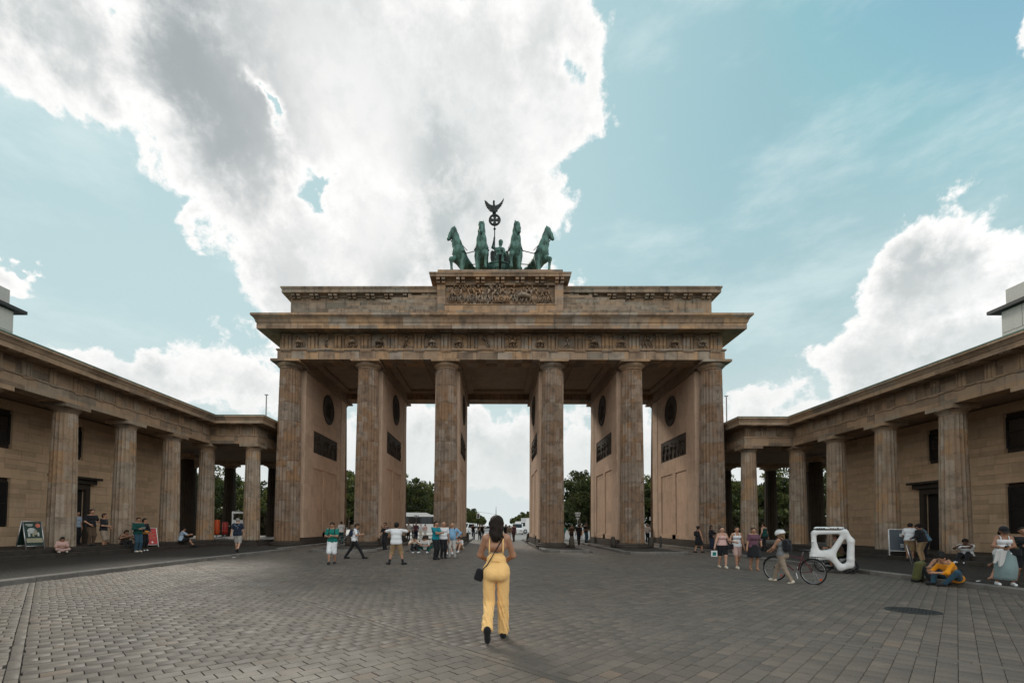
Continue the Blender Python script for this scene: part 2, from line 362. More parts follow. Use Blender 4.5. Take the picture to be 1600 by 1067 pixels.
# ------------------------------------------------------------------ mesh helpers
class MB:
    """collects shapes, builds ONE mesh"""
    def __init__(s): s.v = []; s.f = []; s.t = []
    def add(s, vs, fs, tint=0.0):
        o = len(s.v); s.v.extend([tuple(map(float, q)) for q in vs]); s.f.extend([tuple(o+i for i in q) for q in fs]); s.t.extend([tint]*len(vs)); return s
    def box(s, x0, x1, y0, y1, z0, z1, bev=0.0):
        if bev:
            b = bev
            vs = []
            for (X, Y, Z) in [(x0, y0, z0), (x1, y0, z0), (x1, y1, z0), (x0, y1, z0), (x0, y0, z1), (x1, y0, z1), (x1, y1, z1), (x0, y1, z1)]:
                sx = 1 if X == x0 else -1; sy = 1 if Y == y0 else -1; sz = 1 if Z == z0 else -1
                vs += [(X, Y+sy*b, Z+sz*b), (X+sx*b, Y, Z+sz*b), (X+sx*b, Y+sy*b, Z)]
            bm = bmesh.new(); bv = [bm.verts.new(q) for q in vs]; r = bmesh.ops.convex_hull(bm, input=bv)
            bm.verts.index_update(); vv = [q.co[:] for q in bm.verts]; ff = [[w.index for w in q.verts] for q in bm.faces]; bm.free()
            return s.add(vv, ff)
        return s.add([(x0, y0, z0), (x1, y0, z0), (x1, y1, z0), (x0, y1, z0), (x0, y0, z1), (x1, y0, z1), (x1, y1, z1), (x0, y1, z1)],
                     [(0, 3, 2, 1), (4, 5, 6, 7), (0, 1, 5, 4), (1, 2, 6, 5), (2, 3, 7, 6), (3, 0, 4, 7)])
    def obox(s, c, ax, ay, az, hx, hy, hz):
        c, ax, ay, az = map(Vector, (c, ax, ay, az)); vs = []
        for k in (-1, 1):
            for i, j in ((-1, -1), (1, -1), (1, 1), (-1, 1)): vs.append(c+ax*hx*i+ay*hy*j+az*hz*k)
        return s.add(vs, [(0, 3, 2, 1), (4, 5, 6, 7), (0, 1, 5, 4), (1, 2, 6, 5), (2, 3, 7, 6), (3, 0, 4, 7)])
    def lathe(s, prof, n=24, c=(0, 0, 0), flutes=0, fd=.0, cap=True, seg=4):
        N = flutes*seg if flutes else n
        vs = []; fs = []
        for r, z in prof:
            for i in range(N):
                a = 2*PI*i/N; rr = r
                if flutes:
                    t = (i % seg)/seg; rr = r - fd*r*math.sin(PI*t)**.7 if t else r
                vs.append((c[0]+rr*math.sin(a), c[1]+rr*math.cos(a), c[2]+z))
        for j in range(len(prof)-1):
            for i in range(N):
                i2 = (i+1) % N
                fs.append((j*N+i2, j*N+i, (j+1)*N+i, (j+1)*N+i2))
        if cap:
            fs.append(tuple(range(N))); fs.append(tuple((len(prof)-1)*N+i for i in reversed(range(N))))
        return s.add(vs, fs)
    def tube(s, pts, r, n=6, closed=False, cap=True):
        pts = [Vector(p) for p in pts]; M = len(pts); rs = r if isinstance(r, (list, tuple)) else [r]*M
        vs = []; fs = []; prevx = None
        for i, p in enumerate(pts):
            a = pts[(i-1) % M] if (closed or i > 0) else p; b = pts[(i+1) % M] if (closed or i < M-1) else p
            t = (b-a).normalized() if (b-a).length > 1e-9 else Vector((0, 0, 1))
            if prevx is None:
                q = Vector((0, 0, 1)) if abs(t.z) < .9 else Vector((1, 0, 0)); x = t.cross(q).normalized()
            else:
                x = (prevx-t*prevx.dot(t)); x = x.normalized() if x.length > 1e-6 else t.orthogonal().normalized()
            prevx = x; y = t.cross(x)
            for k in range(n):
                an = 2*PI*k/n; vs.append(p+(x*math.cos(an)+y*math.sin(an))*rs[i])
        L = M if closed else M-1
        for i in range(L):
            for k in range(n):
                k2 = (k+1) % n; i2 = (i+1) % M
                fs.append((i*n+k, i*n+k2, i2*n+k2, i2*n+k))
        if cap and not closed:
            fs.append(tuple(reversed(range(n)))); fs.append(tuple((M-1)*n+k for k in range(n)))
        return s.add(vs, fs)
    def ball(s, c, r, n=8, m=6):
        if not isinstance(r, (list, tuple)): r = (r, r, r)
        vs = [(c[0], c[1], c[2]-r[2])]; fs = []
        for j in range(1, m):
            a = -PI/2+PI*j/m
            for i in range(n):
                b = 2*PI*i/n; vs.append((c[0]+r[0]*math.cos(a)*math.cos(b), c[1]+r[1]*math.cos(a)*math.sin(b), c[2]+r[2]*math.sin(a)))
        vs.append((c[0], c[1], c[2]+r[2])); T = len(vs)-1
        for i in range(n):
            i2 = (i+1) % n; fs.append((0, 1+i2, 1+i)); fs.append((T, 1+(m-2)*n+i, 1+(m-2)*n+i2))
            for j in range(m-2): fs.append((1+j*n+i, 1+j*n+i2, 1+(j+1)*n+i2, 1+(j+1)*n+i))
        return s.add(vs, fs)
    def prism(s, poly, axis, a, b):
        """polygon given in the two other axes (order x<y<z), extruded along axis from a to b"""
        n = len(poly); vs = []
        for w in (a, b):
            for p, q in poly:
                vs.append({'x': (w, p, q), 'y': (p, w, q), 'z': (p, q, w)}[axis])
        fs = [tuple(range(n)), tuple(reversed(range(n, 2*n)))]
        for i in range(n):
            j = (i+1) % n; fs.append((i, i+n, j+n, j))
        return s.add(vs, fs)
    def ring(s, x0, x1, y0, y1, prof):
        """moulding with mitred corners round a rectangle; prof = [(outward, z)]"""
        vs = []; fs = []; n = len(prof)
        for o, z in prof: vs += [(x0-o, y0-o, z), (x1+o, y0-o, z), (x1+o, y1+o, z), (x0-o, y1+o, z)]
        for j in range(n):
            j2 = (j+1) % n
            for i in range(4):
                i2 = (i+1) % 4; fs.append((j*4+i, j*4+i2, j2*4+i2, j2*4+i))
        return s.add(vs, fs)
    def mesh(s, name, mat=None, smooth=False, recalc=True, tint=False):
        me = bpy.data.meshes.new(name); me.from_pydata(s.v, [], s.f); me.update()
        if recalc:
            bm = bmesh.new(); bm.from_mesh(me); bmesh.ops.recalc_face_normals(bm, faces=bm.faces); bm.to_mesh(me); bm.free()
        if mat: me.materials.append(MATS[mat] if isinstance(mat, str) else mat)
        if smooth is True: me.polygons.foreach_set('use_smooth', [True]*len(me.polygons))
        elif smooth: me.set_sharp_from_angle(angle=R_(smooth)); me.polygons.foreach_set('use_smooth', [True]*len(me.polygons))
        if smooth not in (False, True):
            me.set_sharp_from_angle(angle=R_(smooth))
        if tint:
            a = me.attributes.new('tint', 'FLOAT', 'POINT'); a.data.foreach_set('value', s.t)
        return me
    def build(s, name, mat, parent=None, smooth=False, **kw):
        return link(name, s.mesh(name, mat, smooth, **{k: v for k, v in kw.items() if k in ('recalc', 'tint')}), parent)
def link(name, data, parent=None, loc=None, rot=None):
    o = bpy.data.objects.new(name, data); COL.objects.link(o)
    if parent is not None: o.parent = parent
    if loc is not None: o.location = loc
    if rot is not None: o.rotation_euler = rot
    return o
def tag(o, label, cat, group=None):
    o['label'] = label; o['category'] = cat
    if group: o['group'] = group
    return o
def thing(name, label, cat, loc=(0, 0, 0), rz=0.0, group=None):
    o = link(name, None, None, loc, (0, 0, rz)); o.empty_display_size = .3
    return tag(o, label, cat, group)
def struct(o): o['kind'] = 'structure'; return o
def stuff(o): o['kind'] = 'stuff'; return o
def copy_tree(o, parent=None):
    c = o.copy(); COL.objects.link(c)
    if parent is not None: c.parent = parent
    for ch in list(o.children): copy_tree(ch, c)
    return c

# ------------------------------------------------------------------ implicit surfaces (bodies, horses): smooth union of tapered limbs
def surface_nets(g, org, h):
    nx, ny, nz = g.shape; ins = g < 0
    A = np.zeros((nx-1, ny-1, nz-1, 3)); C = np.zeros((nx-1, ny-1, nz-1))
    off = [(i, j, k) for i in (0, 1) for j in (0, 1) for k in (0, 1)]
    S = lambda o: (slice(o[0], nx-1+o[0]), slice(o[1], ny-1+o[1]), slice(o[2], nz-1+o[2]))
    for a in off:
        for ax in range(3):
            if a[ax]: continue
            b = list(a); b[ax] = 1; b = tuple(b)
            ga, gb = g[S(a)], g[S(b)]; m = (ga < 0) != (gb < 0)
            t = np.where(m, ga/np.where(m, ga-gb, 1), 0)
            for q in range(3): A[..., q] += np.where(m, a[q]+(t if q == ax else 0), 0)
            C += m
    cell = C > 0; idx = -np.ones(cell.shape, int); idx[cell] = np.arange(cell.sum())
    P = A[cell]/C[cell][:, None]; I = np.argwhere(cell)
    V = (P+I)*h+np.array(org)
    F = []
    for ax in range(3):
        o1, o2 = [q for q in range(3) if q != ax]
        sl = [slice(None)]*3; sl[ax] = slice(0, -1); sl2 = [slice(None)]*3; sl2[ax] = slice(1, None)
        e = np.argwhere(ins[tuple(sl)] != ins[tuple(sl2)])
        if not len(e): continue
        ok = (e[:, o1] > 0) & (e[:, o2] > 0) & (e[:, o1] < g.shape[o1]-1) & (e[:, o2] < g.shape[o2]-1); e = e[ok]
        def at(d1, d2):
            q = e.copy(); q[:, o1] += d1; q[:, o2] += d2; return idx[q[:, 0], q[:, 1], q[:, 2]]
        q = np.stack([at(-1, -1), at(0, -1), at(0, 0), at(-1, 0)], 1)
        flip = ins[tuple(e.T)] == (ax != 1)
        q[~flip] = q[~flip][:, ::-1]
        F.append(q)
    return V, np.concatenate(F)
class SDF:
    """prims: (a, b, ra, rb, flat) tapered capsules; flat = (sx, sy, sz) squash of distances about the limb"""
    def __init__(s, k=.03): s.p = []; s.k = k; s.cuts = []; s.sub = []
    def cap(s, a, b, ra, rb=None, sc=None):
        s.p.append((np.array(a, float), np.array(b, float), ra, ra if rb is None else rb, sc)); return s
    def cut(s, p, n): s.cuts.append((np.array(p, float), np.array(n, float)/np.linalg.norm(n))); return s   # keeps the side n points away from
    def grow(s, d):
        q = SDF(s.k); q.p = [(a, b, ra+d, rb+d, sc) for a, b, ra, rb, sc in s.p]; q.cuts = list(s.cuts); return q
    def dist(s, P, pr):
        a, b, ra, rb, sc = pr
        if sc is not None:
            c = (a+b)/2; sc_ = np.array(sc); P = (P-c)/sc_+c; a = (a-c)/sc_+c; b = (b-c)/sc_+c
        ab = b-a; L = ab@ab
        pa = P-a
        t = np.clip(pa@ab/L, 0, 1) if L > 1e-12 else np.zeros(P.shape[:-1])
        d = np.linalg.norm(pa-t[..., None]*ab, axis=-1)-(ra+(rb-ra)*t)
        return d*(min(sc) if sc is not None else 1)
    def mesh(s, name, h, mat, noise=None, smooth=True):
        lo = np.min([np.minimum(a, b)-max(ra, rb)*(max(sc) if sc is not None else 1) for a, b, ra, rb, sc in s.p], 0)-3*h
        hi = np.max([np.maximum(a, b)+max(ra, rb)*(max(sc) if sc is not None else 1) for a, b, ra, rb, sc in s.p], 0)+3*h
        n = np.ceil((hi-lo)/h).astype(int)+1
        ax = [lo[i]+h*np.arange(n[i]) for i in range(3)]
        G = np.full(tuple(n), 1e3)
        for pr in s.p:
            a, b, ra, rb, sc = pr; r = max(ra, rb)*(max(sc) if sc is not None else 1)+s.k+2.5*h
            l = np.maximum(((np.minimum(a, b)-r-lo)/h).astype(int), 0); u = np.minimum(((np.maximum(a, b)+r-lo)/h).astype(int)+2, n)
            sl = tuple(slice(l[i], u[i]) for i in range(3))
            P = np.stack(np.meshgrid(*[ax[i][l[i]:u[i]] for i in range(3)], indexing='ij'), -1)
            d = s.dist(P, pr); g = G[sl]
            hh = np.clip(.5+.5*(g-d)/s.k, 0, 1)
            G[sl] = np.where(g > 100, d, g*(1-hh)+d*hh-s.k*hh*(1-hh))
        if noise is not None or s.cuts:
            P = np.stack(np.meshgrid(*ax, indexing='ij'), -1)
            if noise is not None: G = G+noise(P)
            for p, nn in s.cuts: G = np.maximum(G, (P-p)@nn)
        V, F = surface_nets(G, lo, h)
        me = bpy.data.meshes.new(name); me.from_pydata(V.tolist(), [], F.tolist()); me.update()
        me.materials.append(MATS[mat] if isinstance(mat, str) else mat)
        if smooth: me.polygons.foreach_set('use_smooth', [True]*len(me.polygons))
        return me
# ------------------------------------------------------------------ ground
def sheet(name, x0, x1, y0, y1, z, mat):
    return struct(MB().add([(x0, y0, z), (x1, y0, z), (x1, y1, z), (x0, y1, z)], [(0, 1, 2, 3)]).build(name, mat))
sheet('ground', -1500, 1500, -200, 2500, -.03, 'joint_dirt')
sheet('lawn', -1400, 1400, 128, 2400, -.022, 'lawn')
sheet('road', -1000, 1000, 19.2, 128, -.004, 'asphalt')
sheet('road', -22, 22, 128, 2300, -.004, 'asphalt')

# plaza of diagonal grey pavers: courses run along s = (1,1), joints along t = (-1,1); narrow bands every few metres
def pavers():
    S0, T0, M, BW = -22.75, -19.1, 4.05, .114
    ncourse = 22; cw = (M-BW)/ncourse; L = .246
    q = 1/math.sqrt(2)
    rects = []
    def mod(v, v0): return (v-v0) % M
    # s limits / t limits cover the plaza
    smin, smax, tmin, tmax = -42, 24, -36, 36
    ks = range(int((smin-S0)//M), int((smax-S0)//M)+1); kt = range(int((tmin-T0)//M), int((tmax-T0)//M)+1)
    r2 = random.Random(3)
    for a in ks:
        sa = S0+a*M
        for b in kt:
            ta = T0+b*M
            cs, ct = sa+M/2, ta+M/2
            X, Y = (cs-ct)*q, (cs+ct)*q
            if abs(X) > 16.5 or Y > 22 or Y < -39: continue
            # bands
            n = 9
            for i in range(n):
                rects.append((sa, sa+BW, ta+i*M/n, ta+(i+1)*M/n)); rects.append((sa+BW+i*(M-BW)/n, sa+BW+(i+1)*(M-BW)/n, ta, ta+BW))
            for c in range(ncourse):
                t0 = ta+BW+c*cw; s = sa+BW; e = sa+M
                p = s-(L*.5 if c % 2 else 0)+r2.uniform(-.02, .02)
                while p < e-.01:
                    p2 = p+L*r2.uniform(.97, 1.03)
                    u, v = max(p, s), min(p2, e)
                    if v-u > .03: rects.append((u, v, t0, t0+cw))
                    p = p2
    A = np.array(rects)
    C = np.stack([((A[:, 0]+A[:, 1])/2-(A[:, 2]+A[:, 3])/2)*q, ((A[:, 0]+A[:, 1])/2+(A[:, 2]+A[:, 3])/2)*q], 1)
    X, Y = C.T
    keep = ((np.abs(X) < 12.46) | ((np.abs(X) < 13.25) & (Y > -3.9))) & (Y > -37) & (Y < 19)
    isl = ((np.abs(X) > 2.62) & (np.abs(X) < 5.7) & (Y > -4.6)) | ((np.abs(X) > 7.15) & (np.abs(X) < 11.2) & (Y > -5.6))
    keep &= ~isl
    A = A[keep]; C = C[keep]; X, Y = C.T
    n = len(A); r = np.random.default_rng(5)
    g = .0045
    s0, s1, t0, t1 = A[:, 0]+g*r.uniform(.6, 1.6, n), A[:, 1]-g*r.uniform(.6, 1.6, n), A[:, 2]+g*.55, A[:, 3]-g*.55
    z = r.uniform(-.0016, .0016, n); tilt = r.uniform(-.0009, .0009, (n, 2)); be = .003
    def corner(s, t): return np.stack([(s-t)*q, (s+t)*q], -1)
    top = np.stack([corner(s0+be, t0+be), corner(s1-be, t0+be), corner(s1-be, t1-be), corner(s0+be, t1-be)], 1)
    bot = np.stack([corner(s0, t0), corner(s1, t0), corner(s1, t1), corner(s0, t1)], 1)
    zt = z[:, None]+np.stack([tilt[:, 0]+tilt[:, 1], -tilt[:, 0]+tilt[:, 1], -tilt[:, 0]-tilt[:, 1], tilt[:, 0]-tilt[:, 1]], 1)
    V = np.zeros((n, 12, 3)); V[:, :4, :2] = top; V[:, :4, 2] = zt; V[:, 4:8, :2] = bot; V[:, 4:8, 2] = zt-.003; V[:, 8:, :2] = bot; V[:, 8:, 2] = -.03
    f = [(0, 1, 2, 3)]
    for i in range(4):
        j = (i+1) % 4; f += [(i+4, j+4, j, i), (i+8, j+8, j+4, i+4)]
    f = np.array(f)
    root = sheet('plaza', -13.4, 13.4, -37, 19.2, -.024, 'joint_dirt')
    # the ones that show largest in the photograph are pieces of their own
    d = np.hypot(X-CAMP[0], Y-CAMP[1]); infr = (Y > CAMP[1]+4.0) & (np.abs(X-CAMP[0]-.1) < 1.13*(Y-CAMP[1]))
    big = (A[:, 1]-A[:, 0] > .1) & (A[:, 3]-A[:, 2] > .1)
    order = np.argsort(np.where(infr & big, d, 1e6)); sel = order[:300]
    mask = np.zeros(n, bool); mask[sel] = True
    for i in sel:
        me = bpy.data.meshes.new('paving_stone'); c = V[i].mean(0); c[2] = 0
        me.from_pydata((V[i]-c).tolist(), [], f.tolist()); me.materials.append(MATS['paver'])
        link('paving_stone', me, root, tuple(c))
    W = V[~mask]; k = len(W)
    me = bpy.data.meshes.new('paving_stones')
    F = (f[None]+(np.arange(k)*12)[:, None, None]).reshape(-1, 4)
    me.vertices.add(k*12); me.vertices.foreach_set('co', W.reshape(-1))
    me.loops.add(F.size); me.loops.foreach_set('vertex_index', F.reshape(-1).astype(np.int32))
    me.polygons.add(len(F)); me.polygons.foreach_set('loop_start', np.arange(0, F.size, 4, dtype=np.int32))
    me.update(calc_edges=True)
    a = me.attributes.new('tint', 'FLOAT', 'POINT'); a.data.foreach_set('value', np.repeat(r.uniform(0, 1, k), 12).astype(np.float32))
    me.materials.append(MATS['paver'])
    stuff(link('paving_stones', me, root))
pavers()

# raised pavements with kerb stones
def kerb_run(root, pts, w=.3, h=.13, step=1.2, inward=1):
    pts = [Vector((p[0], p[1], 0)) for p in pts]
    for a, b in zip(pts[:-1], pts[1:]):
        d = (b-a); L = d.length; n = max(1, round(L/step)); d.normalize(); nn = Vector((-d.y, d.x, 0))*inward
        for i in range(n):
            p, q = a+d*(L*i/n+.006), a+d*(L*(i+1)/n-.006)
            m = MB(); c = (p+q)/2
            hh = h+random.uniform(-.004, .004); be = .02; hl = (q-p).length/2
            pr = [(0, -.03), (0, hh-be), (be, hh), (w, hh), (w, -.03)]
            vs = []
            for e in (-hl, hl): vs += [tuple(d*e+nn*o+Vector((0, 0, zz))) for o, zz in pr]
            m.add(vs, [(0, 1, 2, 3, 4), (9, 8, 7, 6, 5)]+[(i_, i_+5, (i_+1) % 5+5, (i_+1) % 5) for i_ in range(5)])
            link('kerb_stone', m.mesh('kerb_stone', 'kerb_stone'), root, tuple(c))
for s in (-1, 1):
    pv = struct(MB().prism([(s*12.78, -40), (s*12.78, -4.8), (s*13.55, -3.8), (s*13.55, 19), (s*60, 19), (s*60, -40)], 'z', -.02, .122).build('pavement', 'mosaic'))
    kerb_run(pv, [(s*12.5, -34), (s*12.5, -5.0), (s*13.3, -3.9), (s*13.3, 14)], inward=-s)
    for x0, x1, yf in ((2.73, 5.56, -4.2), (7.3, 11.05, -5.3)):
        c = .9
        lst = [(x0, 18.5), (x0, yf+c), (x0+c*.35, yf+c*.3), (x0+c, yf), (x1-c*.5, yf), (x1-.1, yf+.25), (x1, yf+c*.6), (x1, 18.5)]
        pv = struct(MB().prism([(s*x, y) for x, y in [(x0+.25, 18.5), (x0+.25, yf+c+.1), (x0+c+.1, yf+.25), (x1-c*.5, yf+.25), (x1-.25, yf+c*.6+.1), (x1-.25, 18.5)]], 'z', -.02, .122).build('gate_pavement', 'mosaic'))
        kerb_run(pv, [(s*x, y) for x, y in lst], w=.26, inward=s)

# ------------------------------------------------------------------ the city gate
GX = [-14.74, -9.22, -3.7, 3.7, 9.22, 14.74]
gate = thing('city_gate', 'huge sandstone city gate of fluted columns with five passages and a bronze chariot on top', 'gate')
NS, ZB, ZN, RB, RT = 24, .42, 12.38, .83, .69
def col_radius(t): return RB+(RT-RB)*t - .0*(t)+.022*math.sin(PI*t)
DR = [.42, 1.75, 3.2, 4.55, 5.95, 7.3, 8.7, 10.0, 11.2, 12.38]
drum_me = []
for i in range(9):
    z0, z1 = DR[i], DR[i+1]; H = ZN-ZB
    ra, rb = col_radius((z0-ZB)/H), col_radius((z1-ZB)/H); h = z1-z0
    prof = [(ra-.035, .0), (ra-.03, .018), (ra, .03), ((ra+rb)/2, h/2), (rb, h-.02), (rb-.02, h)]
    fd = .115
    drum_me.append(MB().lathe(prof, flutes=22, fd=fd, seg=4).mesh('drum', 'sandstone_drum', 28, recalc=False))
cap_me = MB().lathe([(RT, 0), (RT+.01, .05), (RT-.02, .07), (RT+.02, .09), (RT+.10, .17), (RT+.19, .27), (RT+.20, .33), (RT+.16, .37)], 40).mesh('echinus', 'sandstone', 40, recalc=False)
aba_me = MB().box(-.98, .98, -.98, .98, 0, .17, .012).mesh('abacus', 'sandstone')
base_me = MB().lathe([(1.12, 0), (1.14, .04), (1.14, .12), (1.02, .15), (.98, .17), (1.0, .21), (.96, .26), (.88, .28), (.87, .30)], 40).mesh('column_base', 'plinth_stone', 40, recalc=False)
for y in (0, 9.97):
    for x in GX:
        c = link('column', base_me, gate, (x, y, .12))
        rz = random.uniform(0, 6.28)
        for i in range(9):
            link('drum', drum_me[i], c, (0, 0, DR[i]-.12), (0, 0, 2*PI/22*random.randint(0, 21)))
        link('echinus', cap_me, c, (0, 0, ZN-.12)); link('abacus', aba_me, c, (0, 0, 12.75-.12))
# piers between front and rear columns
med = MB().lathe([(1.22, 0), (1.22, .05), (1.12, .09), (1.02, .05), (.98, .0)], 32, cap=False)
def relief_figures(m, n, w, h, seed, depth=.06, orient='x', hgt=.8):
    """n small carved figures side by side in the plane y=0 (facing -y), widths w, height h, centred"""
    r = random.Random(seed)
    for i in range(n):
        cx = -w/2+w*(i+.5)/n+r.uniform(-.1, .1)*w/n; H = h*hgt*r.uniform(.82, 1.05); b = -h/2+.04*h; d = depth
        lean = r.uniform(-.22, .22)*H
        hip = Vector((cx, 0, b+.5*H)); ch = hip+Vector((lean, -d*.4, .3*H)); hd = ch+Vector((lean*.5+r.uniform(-.05, .05)*H, 0, .17*H))
        R = .055*H
        m.tube([hip, (hip+ch)/2, ch], [R*1.3, R*1.25, R*1.5], 5); m.ball(hd, (R*1.1, d*1.3, R*1.35), 6, 5)
        for sgn in (-1, 1):
            kn = hip+Vector((sgn*r.uniform(.03, .17)*H, -d*.5, -.24*H)); ft = Vector((kn.x+r.uniform(-.16, .16)*H, 0, b))
            m.tube([hip+Vector((sgn*.04*H, 0, 0)), kn, ft], [R*1.0, R*.75, R*.5], 5)
            el = ch+Vector((sgn*r.uniform(.1, .2)*H, -d*.5, r.uniform(-.16, .1)*H)); ha = el+Vector((sgn*r.uniform(-.1, .18)*H, -d*.3, r.uniform(-.1, .2)*H))
            m.tube([ch+Vector((sgn*.06*H, 0, 0)), el, ha], [R*.7, R*.55, R*.4], 5)
        # drapery
        for q in range(2):
            a = hip+Vector((r.uniform(-.1, .1)*H, d*.2, r.uniform(-.02, .2)*H)); m.tube([a, a+Vector((r.uniform(-.2, .2)*H, -d*.2, -.2*H)), a+Vector((r.uniform(-.25, .25)*H, 0, -.42*H))], [R*.5, R*.7, R*.25], 4)
def pier(x, sides):
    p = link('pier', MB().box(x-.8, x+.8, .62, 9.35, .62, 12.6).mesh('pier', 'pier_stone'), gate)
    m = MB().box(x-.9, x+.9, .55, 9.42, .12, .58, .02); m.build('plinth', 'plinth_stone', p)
    for s in sides:
        X = x+s*.8
        for ya, yb in ((.63, 1.86), (8.11, 9.34)):
            MB().box(min(X-.001*s, X+s*.075), max(X-.001*s, X+s*.075), ya, yb, .63, 12.55).build('pilaster', 'pier_stone', p)
        # frame of raised wall round two tall sunk panels, a relief field and a medallion
        fr = MB(); T = .05
        def slab(ya, yb, za, zb): fr.box(min(X, X+s*T), max(X, X+s*T), ya, yb, za, zb)
        slab(1.87, 2.2, .63, 12.54); slab(7.3, 8.10, .63, 12.54); slab(2.2, 7.3, 8.62, 12.54); slab(2.2, 7.3, 5.8, 6.95); slab(4.28, 4.95, .63, 5.8); 
        slab(2.2, 7.3, .63, .95)
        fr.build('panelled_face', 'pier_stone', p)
        MB().box(min(X, X+s*.02), max(X, X+s*.02), 2.2, 7.3, 6.95, 8.62).build('relief_field', 'dark_relief', p)
        f = MB(); relief_figures(f, 6, 4.9, 1.6, int(x*10)+s*7+50, .05)
        o = f.build('relief_figure', 'dark_relief', p, True); o.location = (X+s*.03, 4.75, 7.78); o.rotation_euler = (0, 0, PI/2*s)
        md = MB().lathe([(1.2, 0), (1.2, .05), (1.1, .09), (.98, .04), (.9, .02), (.0, .02)], 36); 
        o = md.build('medallion', 'dark_relief', p, 40); o.location = (X+s*T, 5.08, 10.88); o.rotation_euler = (0, s*PI/2, 0)
        f = MB(); relief_figures(f, 2, 1.1, 1.5, int(x*10)+s*3+90, .04)
        o2 = f.build('medallion_figure', 'dark_relief', p, True); o2.location = (X+s*(T+.03), 5.08, 10.88); o2.rotation_euler = (0, 0, PI/2*s)
for i, x in enumerate(GX): pier(x, ([1] if i == 0 else [-1] if i == 5 else [-1, 1]))
# architrave of single blocks, front and rear, with side beams
AZ0, AZ1 = 12.93, 13.55
def block_row(name, x0, x1, y0, y1, z0, z1, lens, mat, parent, gap=.006, seed=1):
    r = random.Random(seed); x = x0
    while x < x1-.05:
        l = r.uniform(*lens); l = min(l, x1-x)
        if x1-(x+l) < lens[0]*.5: l = x1-x
        cx = x+l/2
        j = r.uniform(0, .012)
        o = MB().box(-l/2+gap, l/2-gap, y0+j, y1, z0, z1, .008).build(name, mat, parent); o.location = (cx, 0, 0)
        x += l
block_row('architrave_block', -15.35, 15.35, -.75, .75, AZ0, AZ1, (.8, 1.5), 'sandstone', gate, seed=4)
m = MB(); m.box(-15.35, 15.35, 9.22, 10.72, AZ0, AZ1)
for s in (-1, 1): m.box(s*15.35-.75*(s+1), s*15.35-.75*(s-1), .76, 9.21, AZ0, AZ1)
m.build('architrave', 'sandstone', gate)
# ceiling: cross beams over the piers, sunk coffers
m = MB()
for x in GX: MB().box(x-.95, x+.95, .76, 9.21, 12.61, 13.5).build('ceiling_beam', 'soffit_stone', gate)
m = MB(); m.box(-14.6, 14.6, .76, 9.21, 13.62, 13.9)
for a, b in zip(GX[:-1], GX[1:]):
    x0, x1 = a+.95, b-.95
    for (xa, xb, ya, yb) in ((x0, x1, .76, 1.6), (x0, x1, 8.4, 9.21), (x0, x0+.5, 1.6, 8.4), (x1-.5, x1, 1.6, 8.4)): m.box(xa, xb, ya, yb, 13.42, 13.625)
    m.box(x0+.9, x1-.9, 2.3, 7.7, 13.56, 13.625)
m.build('coffered_ceiling', 'soffit_stone', gate)
# taenia, frieze
MB().ring(-15.35, 15.35, -.75, 10.72, [(0, 13.552), (.07, 13.56), (.07, 13.66), (0, 13.66), (-.5, 13.66), (-.5, 13.552)]).build('taenia', 'sandstone', gate)
MB().box(-15.24, 15.24, -.64, 10.61, 13.66, 14.76).build('frieze_wall', 'sandstone', gate)
def tri_mesh(w, z0, z1, d=.12):
    m = MB(); u = w/6
    # three shanks with chamfered grooves between
    prof = [(-w/2, 0), (-w/2, -d*.5), (-w/2+u*.3, -d), (-w/2+u*1.2, -d), (-w/2+u*1.7, -d*.3), (-w/2+u*2.2, -d), (-u*.8+0, -d) ]
    pts = [(-3*u, .0), (-3*u, -d*.35), (-2.6*u, -d), (-1.55*u, -d), (-1.2*u, -d*.25), (-.85*u, -d), (.85*u, -d), (1.2*u, -d*.25), (1.55*u, -d), (2.6*u, -d), (3*u, -d*.35), (3*u, 0)]
    m.prism(pts, 'z', z0, z1-.16); m.box(-w/2-.01, w/2+.01, -d-.02, 0, z1-.157, z1-.005)
    return m.mesh('triglyph', 'sandstone')
tri = tri_mesh(.72, 13.665, 14.74)
TX = [-14.74+1.84*i for i in range(17)]
reg_me = MB()
reg_me.box(-.36, .36, -.06, 0, 13.50, 13.55)
for i in range(6): reg_me.lathe([(.035, -.07), (.025, 0)], 6, (-.30+.12*i, -.03, 13.50))
reg_me = reg_me.mesh('regula', 'sandstone')
mut_me = MB().box(-.36, .36, -.62, 0, 14.62, 14.68)
for i in range(6):
    for j in range(3): mut_me.lathe([(.035, -.045), (.03, 0)], 6, (-.3+.12*i, -.12-.19*j, 14.62))
mut_me = mut_me.mesh('mutule', 'sandstone')
for i, x in enumerate(TX):
    link('triglyph', tri, gate, (x, -.64, 0)); link('regula', reg_me, gate, (x, -.751, 0)); link('mutule', mut_me, gate, (x, -.98, .12))
for k in range(6):
    for s in (-1, 1): link('triglyph', tri, gate, (s*15.24, .1+1.92*k, 0), (0, 0, PI/2*s))
for i in range(16):
    x = (TX[i]+TX[i+1])/2
    mt = link('metope', MB().box(-.52, .52, -.03, .0, 13.72, 14.68).mesh('metope', 'sandstone'), gate, (x, -.641, 0))
    f = MB(); r = random.Random(40+i)
    relief_figures(f, r.choice([1, 1, 2]), .72, .86, 60+i, .07, hgt=.9)
    if i % 3 != 1:
        # a centaur-like rump
        f.tube([(-.2, -.03, -.1), (.02, -.06, -.06), (.22, -.03, -.12)], [.07, .11, .09], 6)
        for q in (-.2, -.06, .12, .24): f.tube([(q, -.03, -.12), (q+r.uniform(-.06, .06), -.03, -.28), (q+r.uniform(-.12, .12), -.02, -.41)], [.045, .03, .02], 4)
    o = f.build('relief_figure', 'sandstone', mt, True); o.location = (0, -.05, 14.2); o.scale = (r.choice([-1, 1])*1.2, 2.3, 1.05)
